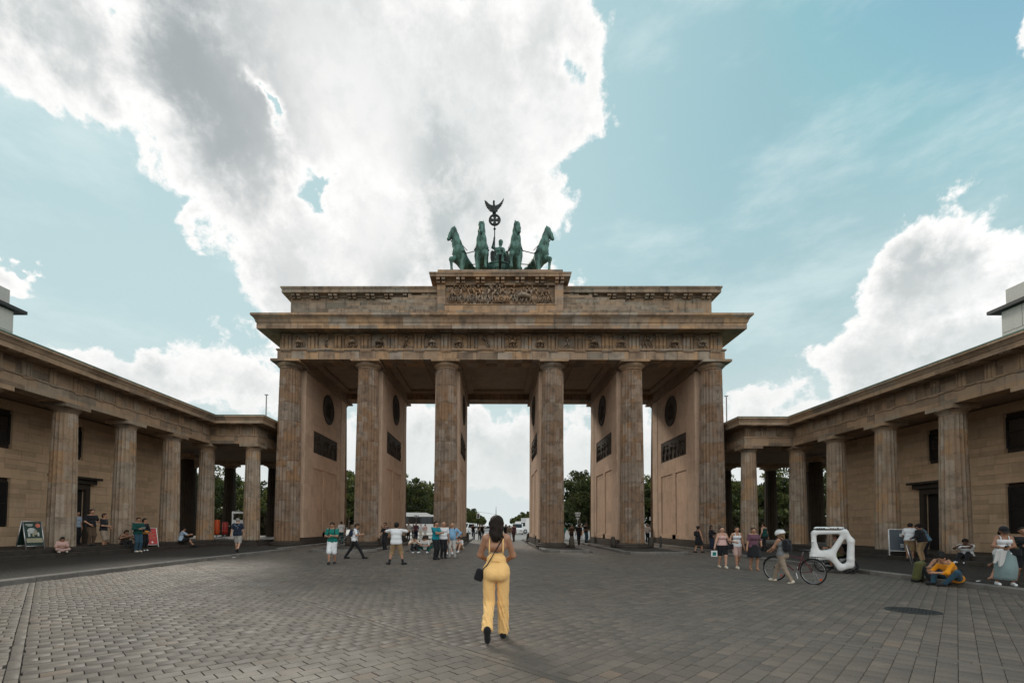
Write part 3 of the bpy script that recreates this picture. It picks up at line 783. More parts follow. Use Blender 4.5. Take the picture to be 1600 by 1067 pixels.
# main cornice
MB().ring(-15.24, 15.24, -.64, 10.61, [(0, 14.761), (.12, 14.80), (1.05, 14.68), (1.08, 14.66), (1.08, 15.04), (1.12, 15.06), (1.14, 15.10), (1.16, 15.2), (1.22, 15.32), (1.33, 15.42), (1.38, 15.46), (1.38, 15.60), (1.30, 15.63), (-.6, 15.75), (-.6, 14.761)]).build('cornice', 'sandstone', gate, 30)
# attic
AX0 = 14.78
MB().box(-AX0, AX0, -.1, 10.07, 15.64, 17.72).build('attic_wall', 'sandstone_grey', gate)
MB().ring(-AX0, AX0, -.1, 10.07, [(0, 17.54), (.09, 17.56), (.12, 17.70), (.46, 17.72), (.46, 17.95), (.50, 17.98), (.54, 18.10), (.5, 18.14), (-.6, 18.2), (-.6, 17.54)]).build('attic_cornice', 'sandstone_grey', gate, 30)
mod_me = MB().box(-.13, .13, -.36, 0, 17.56, 17.715, .01).box(-.11, .11, -.2, 0, 17.44, 17.57).mesh('modillion', 'sandstone_grey')
for s in (-1, 1):
    x = 14.5
    while x > 4.9:
        for d in (0, .36): link('modillion', mod_me, gate, (s*(x-d), -.1, 0))
        x -= 1.31
# steps rising to the centre
SX = [11.87, 10.78, 9.71, 8.62, 7.55, 6.4, 5.35]; SZ = [16.45, 16.72, 16.98, 17.18, 17.38, 17.56, 17.68]
for s in (-1, 1):
    for i in range(7):
        z0 = 15.75 if i == 0 else SZ[i-1]-.0; z1 = SZ[i]
        xa, xb = 4.345, SX[i]; yf = -.74+.05*i
        MB().box(min(s*xa, s*xb), max(s*xa, s*xb), yf, -.102, z0+.002, z1, .015).build('attic_step', 'sandstone_grey', gate)
# centre block with the carved panel
MB().box(-4.34, 4.34, -.86, 10.39, 15.76, 16.74).box(-4.34, -3.76, -.86, .0, 16.741, 18.1).box(3.76, 4.34, -.86, .0, 16.741, 18.1).box(-4.34, 4.34, .001, 10.39, 16.742, 18.4).box(-4.34, 4.34, -.86, .0, 18.101, 18.4).build('centre_block', 'sandstone', gate)
pn = MB().box(-3.755, 3.755, -.68, -.01, 16.745, 18.098).build('relief_panel', 'sandstone', gate)
f = MB(); relief_figures(f, 17, 7.3, 1.28, 5, .11, hgt=.92); relief_figures(f, 13, 7.2, 1.25, 6, .07, hgt=.8)
f.tube([(.1+.19*math.cos(a), -.1, -.36+.19*math.sin(a)) for a in [2*PI*i/14 for i in range(14)]], .035, 5, closed=True)
for q in range(3): a = PI*q/3; f.tube([(.1-.18*math.cos(a), -.1, -.36-.18*math.sin(a)), (.1+.18*math.cos(a), -.1, -.36+.18*math.sin(a))], .02, 4)
f.tube([(1.2, -.05, -.1), (1.6, -.1, -.05), (2.1, -.05, -.15)], [.12, .17, .13], 6)
o = f.build('relief_figure', 'sandstone', pn, True); o.location = (0, -.71, 17.42); o.scale = (1, 1.7, 1)
# moulded edge of the panel
MB().box(-3.84, 3.84, -.90, -.865, 18.06, 18.13).box(-3.84, 3.84, -.90, -.865, 16.68, 16.735).build('panel_moulding', 'sandstone', pn)
MB().ring(-4.34, 4.34, -.86, 10.39, [(0, 18.36), (.06, 18.37), (.08, 18.43), (.44, 18.45), (.44, 18.60), (.48, 18.63), (.5, 18.71), (.46, 18.74), (-.6, 18.78), (-.6, 18.36)]).build('block_cornice', 'sandstone', gate, 30)
mb2 = MB().box(-.12, .12, -.38, 0, 18.28, 18.445, .01).box(-.12, .12, -.2, 0, 18.13, 18.29).mesh('modillion', 'sandstone')
for i in range(7):
    for d in (-.18, .18): link('modillion', mb2, gate, (-4.05+1.35*i+d, -.86, 0))
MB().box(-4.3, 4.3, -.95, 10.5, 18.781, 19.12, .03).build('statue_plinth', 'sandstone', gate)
# guard stones at the pier corners
gs_me = MB().lathe([(.21, -.02), (.20, .3), (.16, .62), (.1, .74), (.02, .77)], 10).mesh('guard_stone', 'plinth_stone', True, recalc=False)
for x, y, nm in [(3.0, 2.9, 'front inner corner of the pier right of the middle passage'), (2.98, 12.6, 'rear corner of the pier right of the middle passage'), (4.9, -.9, 'front of the column right of the middle'), (5.3, 1.4, 'outer side of the pier right of the middle'), (8.0, .2, 'inner side of the second column from the right'), (10.35, -.3, 'outer side of the second column from the right'), (-3.0, 2.9, 'front inner corner of the pier left of the middle passage'), (-4.9, -.6, 'front of the column left of the middle'), (-2.98, 12.6, 'rear corner of the pier left of the middle passage'), (-5.3, 1.4, 'outer side of the pier left of the middle'), (-8.0, -.2, 'inner side of the second column from the left'), (-10.35, -.3, 'outer side of the second column from the left')]:
    o = link('guard_stone', gs_me, None, (x, y, .11), (R_(random.uniform(-6, 6)), R_(random.uniform(-14, 14)), random.uniform(0, 6)))
    tag(o, 'dark guard stone at the '+nm, 'guard stone', 'guard stones at the foot of the gate')
# ------------------------------------------------------------------ bronze chariot group on the gate
quad = thing('chariot_statue', 'green bronze chariot with four horses and a winged driver on top of the gate', 'statue', (0, 0, 19.15))
def horse_mesh(raise_side, head_turn, neck_lean=0.0, look=.0):
    s = SDF(.12); c = s.cap
    hx = math.sin(head_turn); hy = -math.cos(head_turn)
    c((0, 1.85, 2.02), (0, 1.25, 2.1), .50, .47); c((0, 1.3, 2.08), (0, .1, 2.22), .47, .51); c((0, .1, 2.25), (0, -.22, 2.45), .51, .42)
    n1 = (neck_lean*.4, -.3, 3.05); n2 = (neck_lean, -.34, 3.62); po = (neck_lean+hx*.12, -.34+hy*.16, 3.98)
    c((0, -.05, 2.55), n1, .46, .35); c(n1, n2, .34, .26); c(n2, po, .26, .21)
    mz = (po[0]+hx*.42, po[1]+hy*.36, po[2]-.72); md = tuple(po[i]*.5+mz[i]*.5 for i in range(3))
    c(po, md, .22, .18); c(md, mz, .175, .125); c(tuple(md[i]+(0, 0, -.09)[i] for i in range(3)), md, .13, .13)
    for e in (-1, 1):
        ex = e*math.cos(head_turn)*.12; ey = e*math.sin(head_turn)*.12
        c((po[0]+ex, po[1]+ey+.05, po[2]+.14), (po[0]+ex*1.25, po[1]+ey*1.2+.04, po[2]+.40), .065, .02)
    # mane crest
    c((po[0]-hx*.1, po[1]+.14, po[2]+.12), (n2[0], n2[1]+.2, n2[2]), .07, .08); c((n2[0], n2[1]+.2, n2[2]), (n1[0], n1[1]+.34, n1[2]), .08, .08)
    for sd in (-1, 1):
        x = .27*sd
        if sd == raise_side:
            c((x, -.1, 2.05), (x*1.15, -.72, 1.72), .26, .15); c((x*1.15, -.72, 1.72), (x*1.15, -.62, .98), .13, .075); c((x*1.15, -.62, .98), (x*1.15, -.72, .78), .09, .12)
        else:
            c((x, 0, 1.95), (x, -.12, 1.05), .26, .13); c((x, -.12, 1.05), (x, -.08, .28), .11, .08); c((x, -.08, .28), (x, -.18, .1), .1, .13)
        c((x, 1.85, 1.95), (x*1.1, 1.5, 1.3), .38, .22); c((x*1.1, 1.5, 1.3), (x*1.1, 2.05, .8), .18, .11); c((x*1.1, 2.05, .8), (x*1.1, 1.95, .25), .1, .08); c((x*1.1, 1.95, .25), (x*1.1, 1.85, .1), .1, .13)
    c((0, 2.3, 2.3), (0, 2.65, 1.7), .13, .17); c((0, 2.65, 1.7), (0, 2.75, .8), .17, .06)
    return s.mesh('horse', .055, 'patina_bronze')
H = [(-3.0, 1.35, .38, -1, -.75, -.18), (-1.36, 1.15, 0.0, 1, .0, 0), (1.12, 1.15, .0, -1, .38, .04), (3.05, 1.35, -.38, 1, .75, .18)]
for i, (x, y, rz, rs, ht, nl) in enumerate(H):
    # rz>0 turns the forward direction (-y) toward +x, so the outer horses use the opposite sign
    h = link('horse', horse_mesh(rs, ht, nl), quad, (x, y, .0 if i in (0, 3) else .18), (0, 0, -rz))
    hx, hy = math.sin(ht), -math.cos(ht)
    m = MB(); po = Vector((nl+hx*.12, -.34+hy*.16, 3.98)); mz = po+Vector((hx*.40, hy*.34, -.66))
    m.tube([mz+Vector((.12*hy, -.12*hx, 0)), (0.30, -.3, 2.95), (.5, .3, 2.75)], .025, 5); m.tube([mz-Vector((.12*hy, -.12*hx, 0)), (-.30, -.3, 2.95), (-.5, .3, 2.75)], .025, 5)
    m.build('rein', 'dark_bronze', h)
    MB().tube([(.53*math.sin(a), .08-.62*math.cos(a) if math.cos(a) > 0 else .08-.2*math.cos(a), 2.42-.06*math.cos(a)) for a in [2*PI*q/18 for q in range(18)]], .04, 5, closed=True).build('breast_band', 'dark_bronze', h)
MB().tube([(-2.75, 1.9, 2.75), (-1.6, 1.5, 2.82)], .03).tube([(-2.6, 2.2, 2.1), (-1.6, 1.9, 2.0)], .03).build('yoke_bar', 'dark_bronze', quad)
MB().tube([(2.75, 1.9, 2.75), (1.5, 1.5, 2.82)], .03).tube([(2.6, 2.2, 2.1), (1.5, 1.9, 2.0)], .03).build('yoke_bar', 'dark_bronze', quad)
MB().tube([(-2.05, 2.3, 1.9), (-1.75, 2.9, .1)], .04).build('trace', 'dark_bronze', quad); MB().tube([(2.2, 2.3, 1.9), (1.85, 2.9, .1)], .04).build('trace', 'dark_bronze', quad)
# chariot
m = MB(); n = 20; cx, cy, r = -.12, 3.2, .82
pts = [(cx+r*math.sin(a), cy-r*math.cos(a)) for a in [PI*(-.62+1.24*i/n) for i in range(n+1)]]
vs = []; fs = []
for i, (x, y) in enumerate(pts):
    t = abs(i/n-.5)*2; zt = 2.45+.35*t**2
    for (q, z) in ((1, .75), (1.0, zt), (.93, zt), (.93, .75)): vs.append((cx+(x-cx)*q, cy+(y-cy)*q, z))
for i in range(n):
    for j in range(4): fs.append((i*4+j, (i+1)*4+j, (i+1)*4+(j+1) % 4, i*4+(j+1) % 4))
fs += [(0, 1, 2, 3), (n*4+3, n*4+2, n*4+1, n*4)]
ch = m.add(vs, fs).build('chariot', 'patina_bronze', quad, 40)
MB().tube([(x, y, 2.47+.35*(abs(i/n-.5)*2)**2) for i, (x, y) in enumerate(pts)], .07, 6).tube([(cx+(x-cx)*1.02, cy+(y-cy)*1.02, 2.05) for x, y in pts], .045, 5).tube([(cx+(x-cx)*1.02, cy+(y-cy)*1.02, .8) for x, y in pts], .06, 5).build('rim', 'patina_bronze', ch)
g = MB()
for q in range(3):
    a = -.7+.7*q; g.tube([(cx+.86*math.sin(a-.3), cy-.86*math.cos(a-.3), 1.2), (cx+.88*math.sin(a), cy-.88*math.cos(a), 1.75), (cx+.86*math.sin(a+.3), cy-.86*math.cos(a+.3), 1.2)], .06, 5)
g.build('garland', 'patina_bronze', ch, True)
MB().box(cx-.75, cx+.75, cy-.3, cy+1.0, 1.45, 1.6).build('floor', 'patina_bronze', ch)
for s in (-1, 1):
    w = MB(); w.tube([(cx+s*.95, cy+.35+.62*math.cos(a), .68+.62*math.sin(a)) for a in [2*PI*q/20 for q in range(20)]], .07, 6, closed=True)
    for q in range(4): a = PI*q/4; w.tube([(cx+s*.95, cy+.35-.6*math.cos(a), .68-.6*math.sin(a)), (cx+s*.95, cy+.35+.6*math.cos(a), .68+.6*math.sin(a))], .035, 5)
    w.build('wheel', 'patina_bronze', ch)
MB().tube([(cx+.12, cy-.8, 1.0), (cx+.12, .9, 1.6), (cx+.12, .55, 1.95)], [.09, .1, .13], 8).build('draught_pole', 'dark_bronze', quad)
# driver
s = SDF(.06); c = s.cap
bx, by, bz = .0, 3.3, 1.60
c((bx-.14, by, bz+1.75), (bx+.14, by, bz+1.75), .24); c((bx-.2, by, bz+2.3), (bx+.2, by, bz+2.3), .22); c((bx, by, bz+1.7), (bx, by, bz+2.3), .24)
c((bx-.1, by-.17, bz+2.2), (bx-.1, by-.17, bz+2.2), .13); c((bx+.12, by-.17, bz+2.2), (bx+.12, by-.17, bz+2.2), .13)
c((bx, by, bz+1.6), (bx-.05, by+.1, bz+.1), .3, .42)
c((bx+.02, by, bz+2.4), (bx+.04, by-.04, bz+2.66), .11, .10); c((bx+.05, by-.06, bz+2.78), (bx+.06, by-.08, bz+2.92), .16, .19); c((bx+.04, by+.12, bz+2.86), (bx+.02, by+.22, bz+2.74), .14, .1)
c((bx-.24, by, bz+2.36), (bx-.58, by-.1, bz+2.48), .12, .095); c((bx-.58, by-.1, bz+2.48), (bx-.44, by-.32, bz+3.02), .09, .06); c((bx-.44, by-.34, bz+3.04), (bx-.42, by-.40, bz+3.14), .075, .06)
c((bx+.24, by, bz+2.36), (bx+.44, by-.15, bz+1.85), .12, .09); c((bx+.44, by-.15, bz+1.85), (bx+.32, by-.6, bz+1.8), .085, .065)
drv = link('driver', s.mesh('driver', .04, 'patina_bronze', lambda P: .018*np.sin(P[..., 0]*28+P[..., 2]*3)*(P[..., 2] < bz+2.1)), quad)
for sg in (-1, 1):
    w = MB(); pr = [(.1, 1.5), (.18, 2.0), (.42, 2.42), (.66, 2.5), (.78, 2.3), (.76, 1.9), (.66, 1.4), (.52, .95), (.36, .7)]
    w.prism([(bx+sg*a+.02, bz+b) for a, b in pr], 'y', by+.3, by+.46)
    for q in range(4): w.prism([(bx+sg*(.3+.12*q), bz+2.1-.05*q), (bx+sg*(.4+.12*q), bz+2.1-.06*q), (bx+sg*(.36+.1*q), bz+1.0+.14*q), (bx+sg*(.28+.1*q), bz+.95+.14*q)], 'y', by+.25, by+.31)
    w.build('wing', 'dark_bronze', drv)
# staff with wreath, cross and eagle
sx, sy = -.42, 2.9
st = MB().tube([(sx+.02, sy, .9), (sx, sy, 5.55)], .04, 8).lathe([(.04, 0), (.1, .05), (.1, .1), (.05, .14)], 10, (sx, sy, 5.28)).build('staff', 'dark_bronze', quad, 40)
MB().tube([(sx+.39*math.cos(a), sy, 6.06+.39*math.sin(a)) for a in [2*PI*q/28 for q in range(28)]], .085, 8, closed=True).build('wreath', 'dark_bronze', st, True)
cr = MB()
for q in range(4):
    a = q*PI/2; ca, sa = math.cos(a), math.sin(a)
    P = [(.035, -.05), (.30, -.15), (.30, .15), (.035, .05)]
    cr.prism([(sx+u*ca-v*sa, 6.06+u*sa+v*ca) for u, v in P], 'y', sy-.04, sy+.04)
cr.box(sx-.06, sx+.06, sy-.038, sy+.038, 6.0, 6.12).build('cross', 'dark_bronze', st)
e = SDF(.04)
e.cap((sx-.05, sy, 6.72), (sx-.06, sy-.02, 7.12), .15, .14).cap((sx-.06, sy-.02, 7.15), (sx-.08, sy-.03, 7.42), .10, .07).cap((sx-.08, sy-.05, 7.46), (sx-.07, sy-.06, 7.5), .08).cap((sx-.07, sy-.1, 7.48), (sx-.05, sy-.2, 7.42), .04, .02)
e.cap((sx-.12, sy, 6.75), (sx-.14, sy, 6.5), .07, .04).cap((sx+.04, sy, 6.75), (sx+.08, sy, 6.5), .07, .04).cap((sx-.04, sy+.06, 6.8), (sx-.03, sy+.14, 6.46), .12, .07)
eg = link('eagle', e.mesh('eagle', .03, 'dark_bronze'), st)
for sg, tz in ((-1, 7.62), (1, 7.78)):
    w = MB(); bx_ = sx-.05
    pr = [(.06, 7.0), (.16, 7.22), (.30, 7.26), (.44, 7.36), (.58, 7.52), (.76, tz), (.72, tz-.22), (.66, tz-.3), (.66, tz-.42), (.58, tz-.48), (.57, tz-.6), (.49, tz-.62), (.47, tz-.72), (.40, tz-.72), (.38, tz-.82), (.30, tz-.84), (.26, 6.72), (.12, 6.74)]
    w.prism([(bx_+sg*a, b) for a, b in pr], 'y', sy-.05, sy+.05).build('wing', 'dark_bronze', eg)

# ------------------------------------------------------------------ gatehouses with colonnades at both sides
def path_mould(m, pts, prof, closed_prof=True):
    """sweeps a profile [(outward, z)] along a plan polyline with mitred corners; outward = right of the travel direction"""
    n = len(prof); P = [Vector((p[0], p[1])) for p in pts]; rows = []
    for i, p in enumerate(P):
        d1 = (P[i]-P[i-1]).normalized() if i else None; d2 = (P[i+1]-P[i]).normalized() if i < len(P)-1 else None
        if d1 is None: d1 = d2
        if d2 is None: d2 = d1
        n1 = Vector((d1.y, -d1.x)); n2 = Vector((d2.y, -d2.x)); b = (n1+n2); b = b/ (1+n1.dot(n2))
        rows.append([(p.x+b.x*o, p.y+b.y*o, z) for o, z in prof])
    vs = [q for r in rows for q in r]; fs = []
    for i in range(len(P)-1):
        for j in range(n): j2 = (j+1) % n; fs.append((i*n+j, (i+1)*n+j, (i+1)*n+j2, i*n+j2))
    fs += [tuple(range(n)), tuple(reversed(range((len(P)-1)*n, len(P)*n)))]
    return m.add(vs, fs)
wdr = []
WZ = [.0, 1.35, 2.9, 4.35, 5.45, 6.12]
for i in range(5):
    z0, z1 = WZ[i], WZ[i+1]; rr = lambda z: .54-.095*(z/6.12)+.012*math.sin(PI*z/6.12)
    wdr.append(MB().lathe([(rr(z0)-.012, 0), (rr(z0), .012), (rr((z0+z1)/2), (z1-z0)/2), (rr(z1), z1-z0-.012), (rr(z1)-.012, z1-z0)], flutes=18, fd=.07, seg=4).mesh('drum', 'wing_drum', 28, recalc=False))
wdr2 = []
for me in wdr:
    q = me.copy(); q.materials.clear(); q.materials.append(MATS['hall_drum_shaded']); wdr2.append(q)
wcap = MB().lathe([(.445, 0), (.45, .03), (.52, .12), (.60, .18), (.60, .21)], 28).mesh('echinus', 'wing_stone', 40, recalc=False)
waba = MB().box(-.63, .63, -.63, .63, 0, .19, .01).mesh('abacus', 'wing_stone')
wtri = None
tri2 = (lambda m: m.prism([(-.20, 0), (-.20, -.06), (-.17, -.11), (-.10, -.11), (-.08, -.03), (-.06, -.11), (.06, -.11), (.08, -.03), (.10, -.11), (.17, -.11), (.20, -.06), (.20, 0)], 'z', 7.63, 8.2).box(-.205, .205, -.12, 0, 8.203, 8.27))(MB()).mesh('triglyph', 'wing_stone')
def _m2():
    m = MB().box(-.2, .2, -.5, 0, 8.22, 8.262)
    for i in range(5): m.lathe([(.02, -.03), (.018, 0)], 5, (-.16+.08*i, -.44, 8.22))
    return m.mesh('mutule', 'wing_stone')
mut2 = _m2()
def _r2():
    m = MB().box(-.2, .2, -.045, 0, 7.50, 7.545)
    return m.mesh('regula', 'wing_stone')
reg2 = _r2()
ash_cache = {}
def gatehouse(s, label):
    t = thing('gatehouse', label, 'gatehouse', (0, 0, 0))
    P = lambda x, y: (s*x, y)
    def bx(name, x0, x1, y0, y1, z0, z1, mat, par=None, bev=0):
        return MB().box(min(s*x0, s*x1), max(s*x0, s*x1), y0, y1, z0, z1, bev).build(name, mat, par or t)
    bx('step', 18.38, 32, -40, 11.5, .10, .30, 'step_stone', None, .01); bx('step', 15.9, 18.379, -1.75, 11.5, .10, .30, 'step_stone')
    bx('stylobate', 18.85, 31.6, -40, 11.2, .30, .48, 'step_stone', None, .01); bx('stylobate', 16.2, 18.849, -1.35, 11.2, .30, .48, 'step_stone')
    cols = [(20.15, (-.55 if s < 0 else -.68)-(3.46 if s < 0 else 3.485)*k) for k in range(8)]+[(16.95, -.55), (16.95, 9.6), (20.5, 9.6), (24.5, 9.6), (28.1, 9.6), (24.5, 3.8)]
    for x, y in cols:
        hall = y > 3
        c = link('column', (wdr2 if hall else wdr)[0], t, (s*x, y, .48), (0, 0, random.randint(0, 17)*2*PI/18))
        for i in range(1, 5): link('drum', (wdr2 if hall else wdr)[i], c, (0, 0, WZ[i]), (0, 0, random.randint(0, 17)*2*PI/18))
        link('echinus', wcap, c, (0, 0, 6.12)); link('abacus', waba, c, (0, 0, 6.33), (0, 0, -c.rotation_euler.z))
    # entablature
    order = [(16.4, 10.1), (16.4, -1.1), (19.6, -1.1), (19.6, -30)]
    pts = [P(*p) for p in order]
    if s < 0: pts = pts
    def mould(name, prof, mat='wing_stone', sm=30):
        # travel so that outward is to the right
        pp = pts if s > 0 else pts[::-1]
        pr = prof if True else prof
        q = [P(*p) for p in order] if s > 0 else [P(*p) for p in order][::-1]
        # for s>0 outward (toward -x / -y) must be on the right of travel: reverse
        q = q if s < 0 else q
        m = MB(); path_mould(m, q, [(o*sgn, z) for o, z in prof]); return m.build(name, mat, t, sm)
    sgn = 1
    # architrave as blocks from column to column along the long side
    ys = [-1.1]+[(-.55 if s < 0 else -.68)-(3.46 if s < 0 else 3.485)*k for k in range(1, 8)]
    for a, b in zip(ys[:-1], ys[1:]): bx('architrave_block', 19.6, 20.7, b+.005, a-.005, 7.0, 7.55, 'wing_stone', None, .006)
    bx('architrave_block', 19.6, 20.7, -30, ys[-1]-.005, 7.0, 7.55, 'wing_stone')
    bx('architrave_block', 16.4, 18.0, -1.1, -.05, 7.0, 7.55, 'wing_stone', None, .006); bx('architrave_block', 18.01, 20.7, -1.095, -.05, 7.0, 7.548, 'wing_stone', None, .006)
    bx('architrave_block', 16.4, 17.5, -.045, 10.1, 7.0, 7.55, 'wing_stone'); bx('architrave_block', 17.505, 30, 9.1, 10.1, 7.0, 7.55, 'wing_stone')
    bx('ceiling', 17.505, 31, -.045, 9.095, 7.2, 7.5, 'soffit_stone'); bx('ceiling', 20.705, 31, -30, -.05, 7.2, 7.5, 'soffit_stone')
    mould('taenia', [(0.001, 7.551), (.045, 7.553), (.045, 7.62), (.001, 7.622), (-.3, 7.62), (-.3, 7.551)])
    mould('frieze', [(-.07, 7.622), (-.07, 8.27), (-.4, 8.27), (-.4, 7.622)])
    mould('cornice', [(-.07, 8.271), (.05, 8.29), (.70, 8.25), (.72, 8.25), (.72, 8.45), (.75, 8.47), (.78, 8.54), (.84, 8.61), (.88, 8.64), (.88, 8.72), (.83, 8.74), (-.3, 8.80), (-.3, 8.271)])
    mould('roof_edge', [(.80, 8.742), (.86, 8.742), (.86, 8.785), (-.4, 8.86), (-.4, 8.80)], 'copper_roof')
    k = 0
    y = -1.70
    while y > -26:
        a = -PI/2 if s > 0 else PI/2
        link('triglyph', tri2, t, (s*19.67, y, 0), (0, 0, a)); link('mutule', mut2, t, (s*19.42, y, .004), (0, 0, a)); link('regula', reg2, t, (s*19.599, y, 0), (0, 0, a)); y -= 1.153
    for x in (16.65, 17.7, 18.75): link('triglyph', tri2, t, (s*x, -1.03, 0)); link('mutule', mut2, t, (s*x, -1.28, .004)); link('regula', reg2, t, (s*x, -1.101, 0))
    # roof
    MB().prism([(s*18.9, 8.7), (s*25.5, 9.6), (s*32, 8.7)], 'y', -30, 10.5).build('roof', 'copper_roof', t)
    MB().box(min(s*16.0, s*18.9), max(s*16.0, s*18.9), -.9, 10.5, 8.66, 8.84).build('roof', 'copper_roof', t)
    bx('roof_flashing', 15.5, 17.6, 2.2, 6, 8.9, 9.05, 'copper_roof')
    # side link to the gate and rainwater pipe
    bx('link_wall', 15.62, 16.38, 5, 9.95, .12, 7.4, 'plinth_stone')
    MB().tube([(s*15.92, 1.6, .2), (s*15.92, 1.6, 7.9)], .06, 8).build('rainwater_pipe', 'steel', t, True)
    # cella walls of ashlar blocks with recessed joints, openings for windows and doors
    wy0, wy1 = -1.95, -15.6; wx = 22.6
    wall = link('wall', MB().box(min(s*22.63, s*23.2), max(s*22.63, s*23.2), -30, wy0-.02, .48, 7.2).mesh('wall', 'plinth_stone'), t)
    openings = [(-8.6, -7.3, .48, 3.35), (-8.45, -7.45, 5.1, 6.5), (-12.6, -11.05, 1.42, 3.45), (-12.6, -11.05, 5.15, 6.55), (-5.05, -3.95, 1.42, 1.42)]
    ch = .445; r = random.Random(11 if s > 0 else 12)
    z = .48; row = 0
    while z < 7.15:
        z1 = min(z+ch, 7.2); segs = [(wy1, wy0)]
        for (a, b, c, d) in openings:
            if c < z1-.1 and d > z+.1:
                ns = []
                for (p, q) in segs:
                    if b <= p or a >= q: ns.append((p, q))
                    else:
                        if a > p: ns.append((p, a))
                        if b < q: ns.append((b, q))
                segs = ns
        for (p, q) in segs:
            y = p; first = True
            while y < q-.02:
                l = 1.42 if not (first and row % 2) else .71
                if q-(y+l) < .35: l = q-y
                first = False
                pr = .012*r.random(); g = .004
                b = MB().box(-.09, .09, -l/2+g, l/2-g, -(z1-z)/2+g, (z1-z)/2-g, .004).mesh('ashlar_block', 'ashlar')
                link('ashlar_block', b, wall, (s*(22.63-.07-pr*.3+.0), y+l/2, (z+z1)/2)); y += l
        z = z1; row += 1
    bx('wall_end', 22.62, 29.8, -1.94, -1.3, .48, 7.2, 'ashlar')
    bx('wall', 22.55, 22.629, -30, wy1-.01, .48, 7.2, 'ashlar')
    # windows
    for (a, b, c, d), nm in zip(openings[1:4], 'abc'):
        w = bx('window', 22.60, 22.62, a, b, c, d, 'dark_glass')
        fr = MB()
        for (u0, u1, v0, v1) in ((a, b, c, c+.07), (a, b, d-.07, d), (a, a+.07, c+.071, d-.071), (b-.07, b, c+.071, d-.071), ((a+b)/2-.03, (a+b)/2+.03, c+.071, d-.071), (a+.071, (a+b)/2-.031, (c+d)/2-.02, (c+d)/2+.02), ((a+b)/2+.031, b-.071, (c+d)/2-.02, (c+d)/2+.02)):
            fr.box(min(s*22.57, s*22.599), max(s*22.57, s*22.599), u0, u1, v0, v1)
        fr.build('window_frame', 'black_metal', w)
        bx('window_reveal', 22.5, 22.6, a-.02, a+.01, c, d, 'plinth_stone', w)
    # door
    a, b, c, d = openings[0]
    dr = bx('door', 22.58, 22.62, a, b, c, d, 'black_metal')
    for q in (0, 1):
        for (z0, z1) in ((.65, 1.7), (1.85, 3.15)): bx('door_panel', 22.56, 22.579, a+.1+q*.65, a+.55+q*.65, z0, z1, 'black_metal', dr)
    bx('door_surround', 22.36, 22.52, a-.26, a-.002, .48, 3.35, 'plinth_stone', dr); bx('door_surround', 22.36, 22.52, b+.002, b+.26, .48, 3.35, 'plinth_stone', dr)
    bx('door_surround', 22.36, 22.52, a-.26, b+.26, 3.352, 3.66, 'plinth_stone', dr)
    bx('door_hood', 22.1, 22.52, a-.75, b+.75, 3.9, 4.02, 'step_stone', dr, .01); bx('door_hood', 22.25, 22.52, a-.55, b+.55, 3.662, 3.898, 'step_stone', dr)
    return t
gatehouse(-1, 'sandstone gatehouse with a colonnade and ochre block wall on the side of the red A-board')
gatehouse(1, 'sandstone gatehouse with a colonnade and ochre block wall behind the white pedicab')
# flagpole stubs on the link roofs
for x, lab in ((-17.95, 'thin grey mast on the gatehouse roof above the man in the patterned shirt'), (17.31, 'thin grey mast on the gatehouse roof above the women walking together')):
    o = MB().tube([(x, 3, 8.8), (x, 3, 11.5)], .045, 8).box(x-.12, x+.12, 2.94, 3.06, 11.5, 11.56).build('roof_mast', 'grey_paint'); tag(o, lab, 'mast')
# ------------------------------------------------------------------ pale modern blocks beside the gatehouses
for s, lab in ((-1, 'pale stone block with thin dark projecting roof above the gatehouse at the left edge'), (1, 'pale stone block with thin dark projecting roof above the gatehouse at the right edge')):
    b = thing('modern_block', lab, 'building', (s*30, -4.3, 0))
    def bx(name, x0, x1, y0, y1, z0, z1, mat, par=None):
        return MB().box(min(s*x0, s*x1), max(s*x0, s*x1), y0, y1, z0, z1).build(name, mat, par or b)
    bx('wall', .05, 14, -28, 0, 0, 14.55, 'pale_panel'); bx('parapet', .0, 14, -28, -.3, 14.82, 15.75, 'pale_panel')
    bx('projecting_roof', -.3, 14.5, -29, .5, 14.58, 14.78, 'flat_roof_metal')
    r = random.Random(5)
    z = 9.0
    for hgt, wd in ((1.0, 1.6), (.62, .95), (.62, 1.5), (1.0, 1.1), (1.0, 1.35), (1.3, 1.3)):
        y = -.05; k = 0
        z1 = min(z+hgt, 14.56)
        while y > -16:
            w = wd*r.uniform(.8, 1.2); bx('stone_panel', -.0, .045, y-w+.015, y-.015, z+.015, z1-.015, 'pale_panel'); y -= w
        z = z1
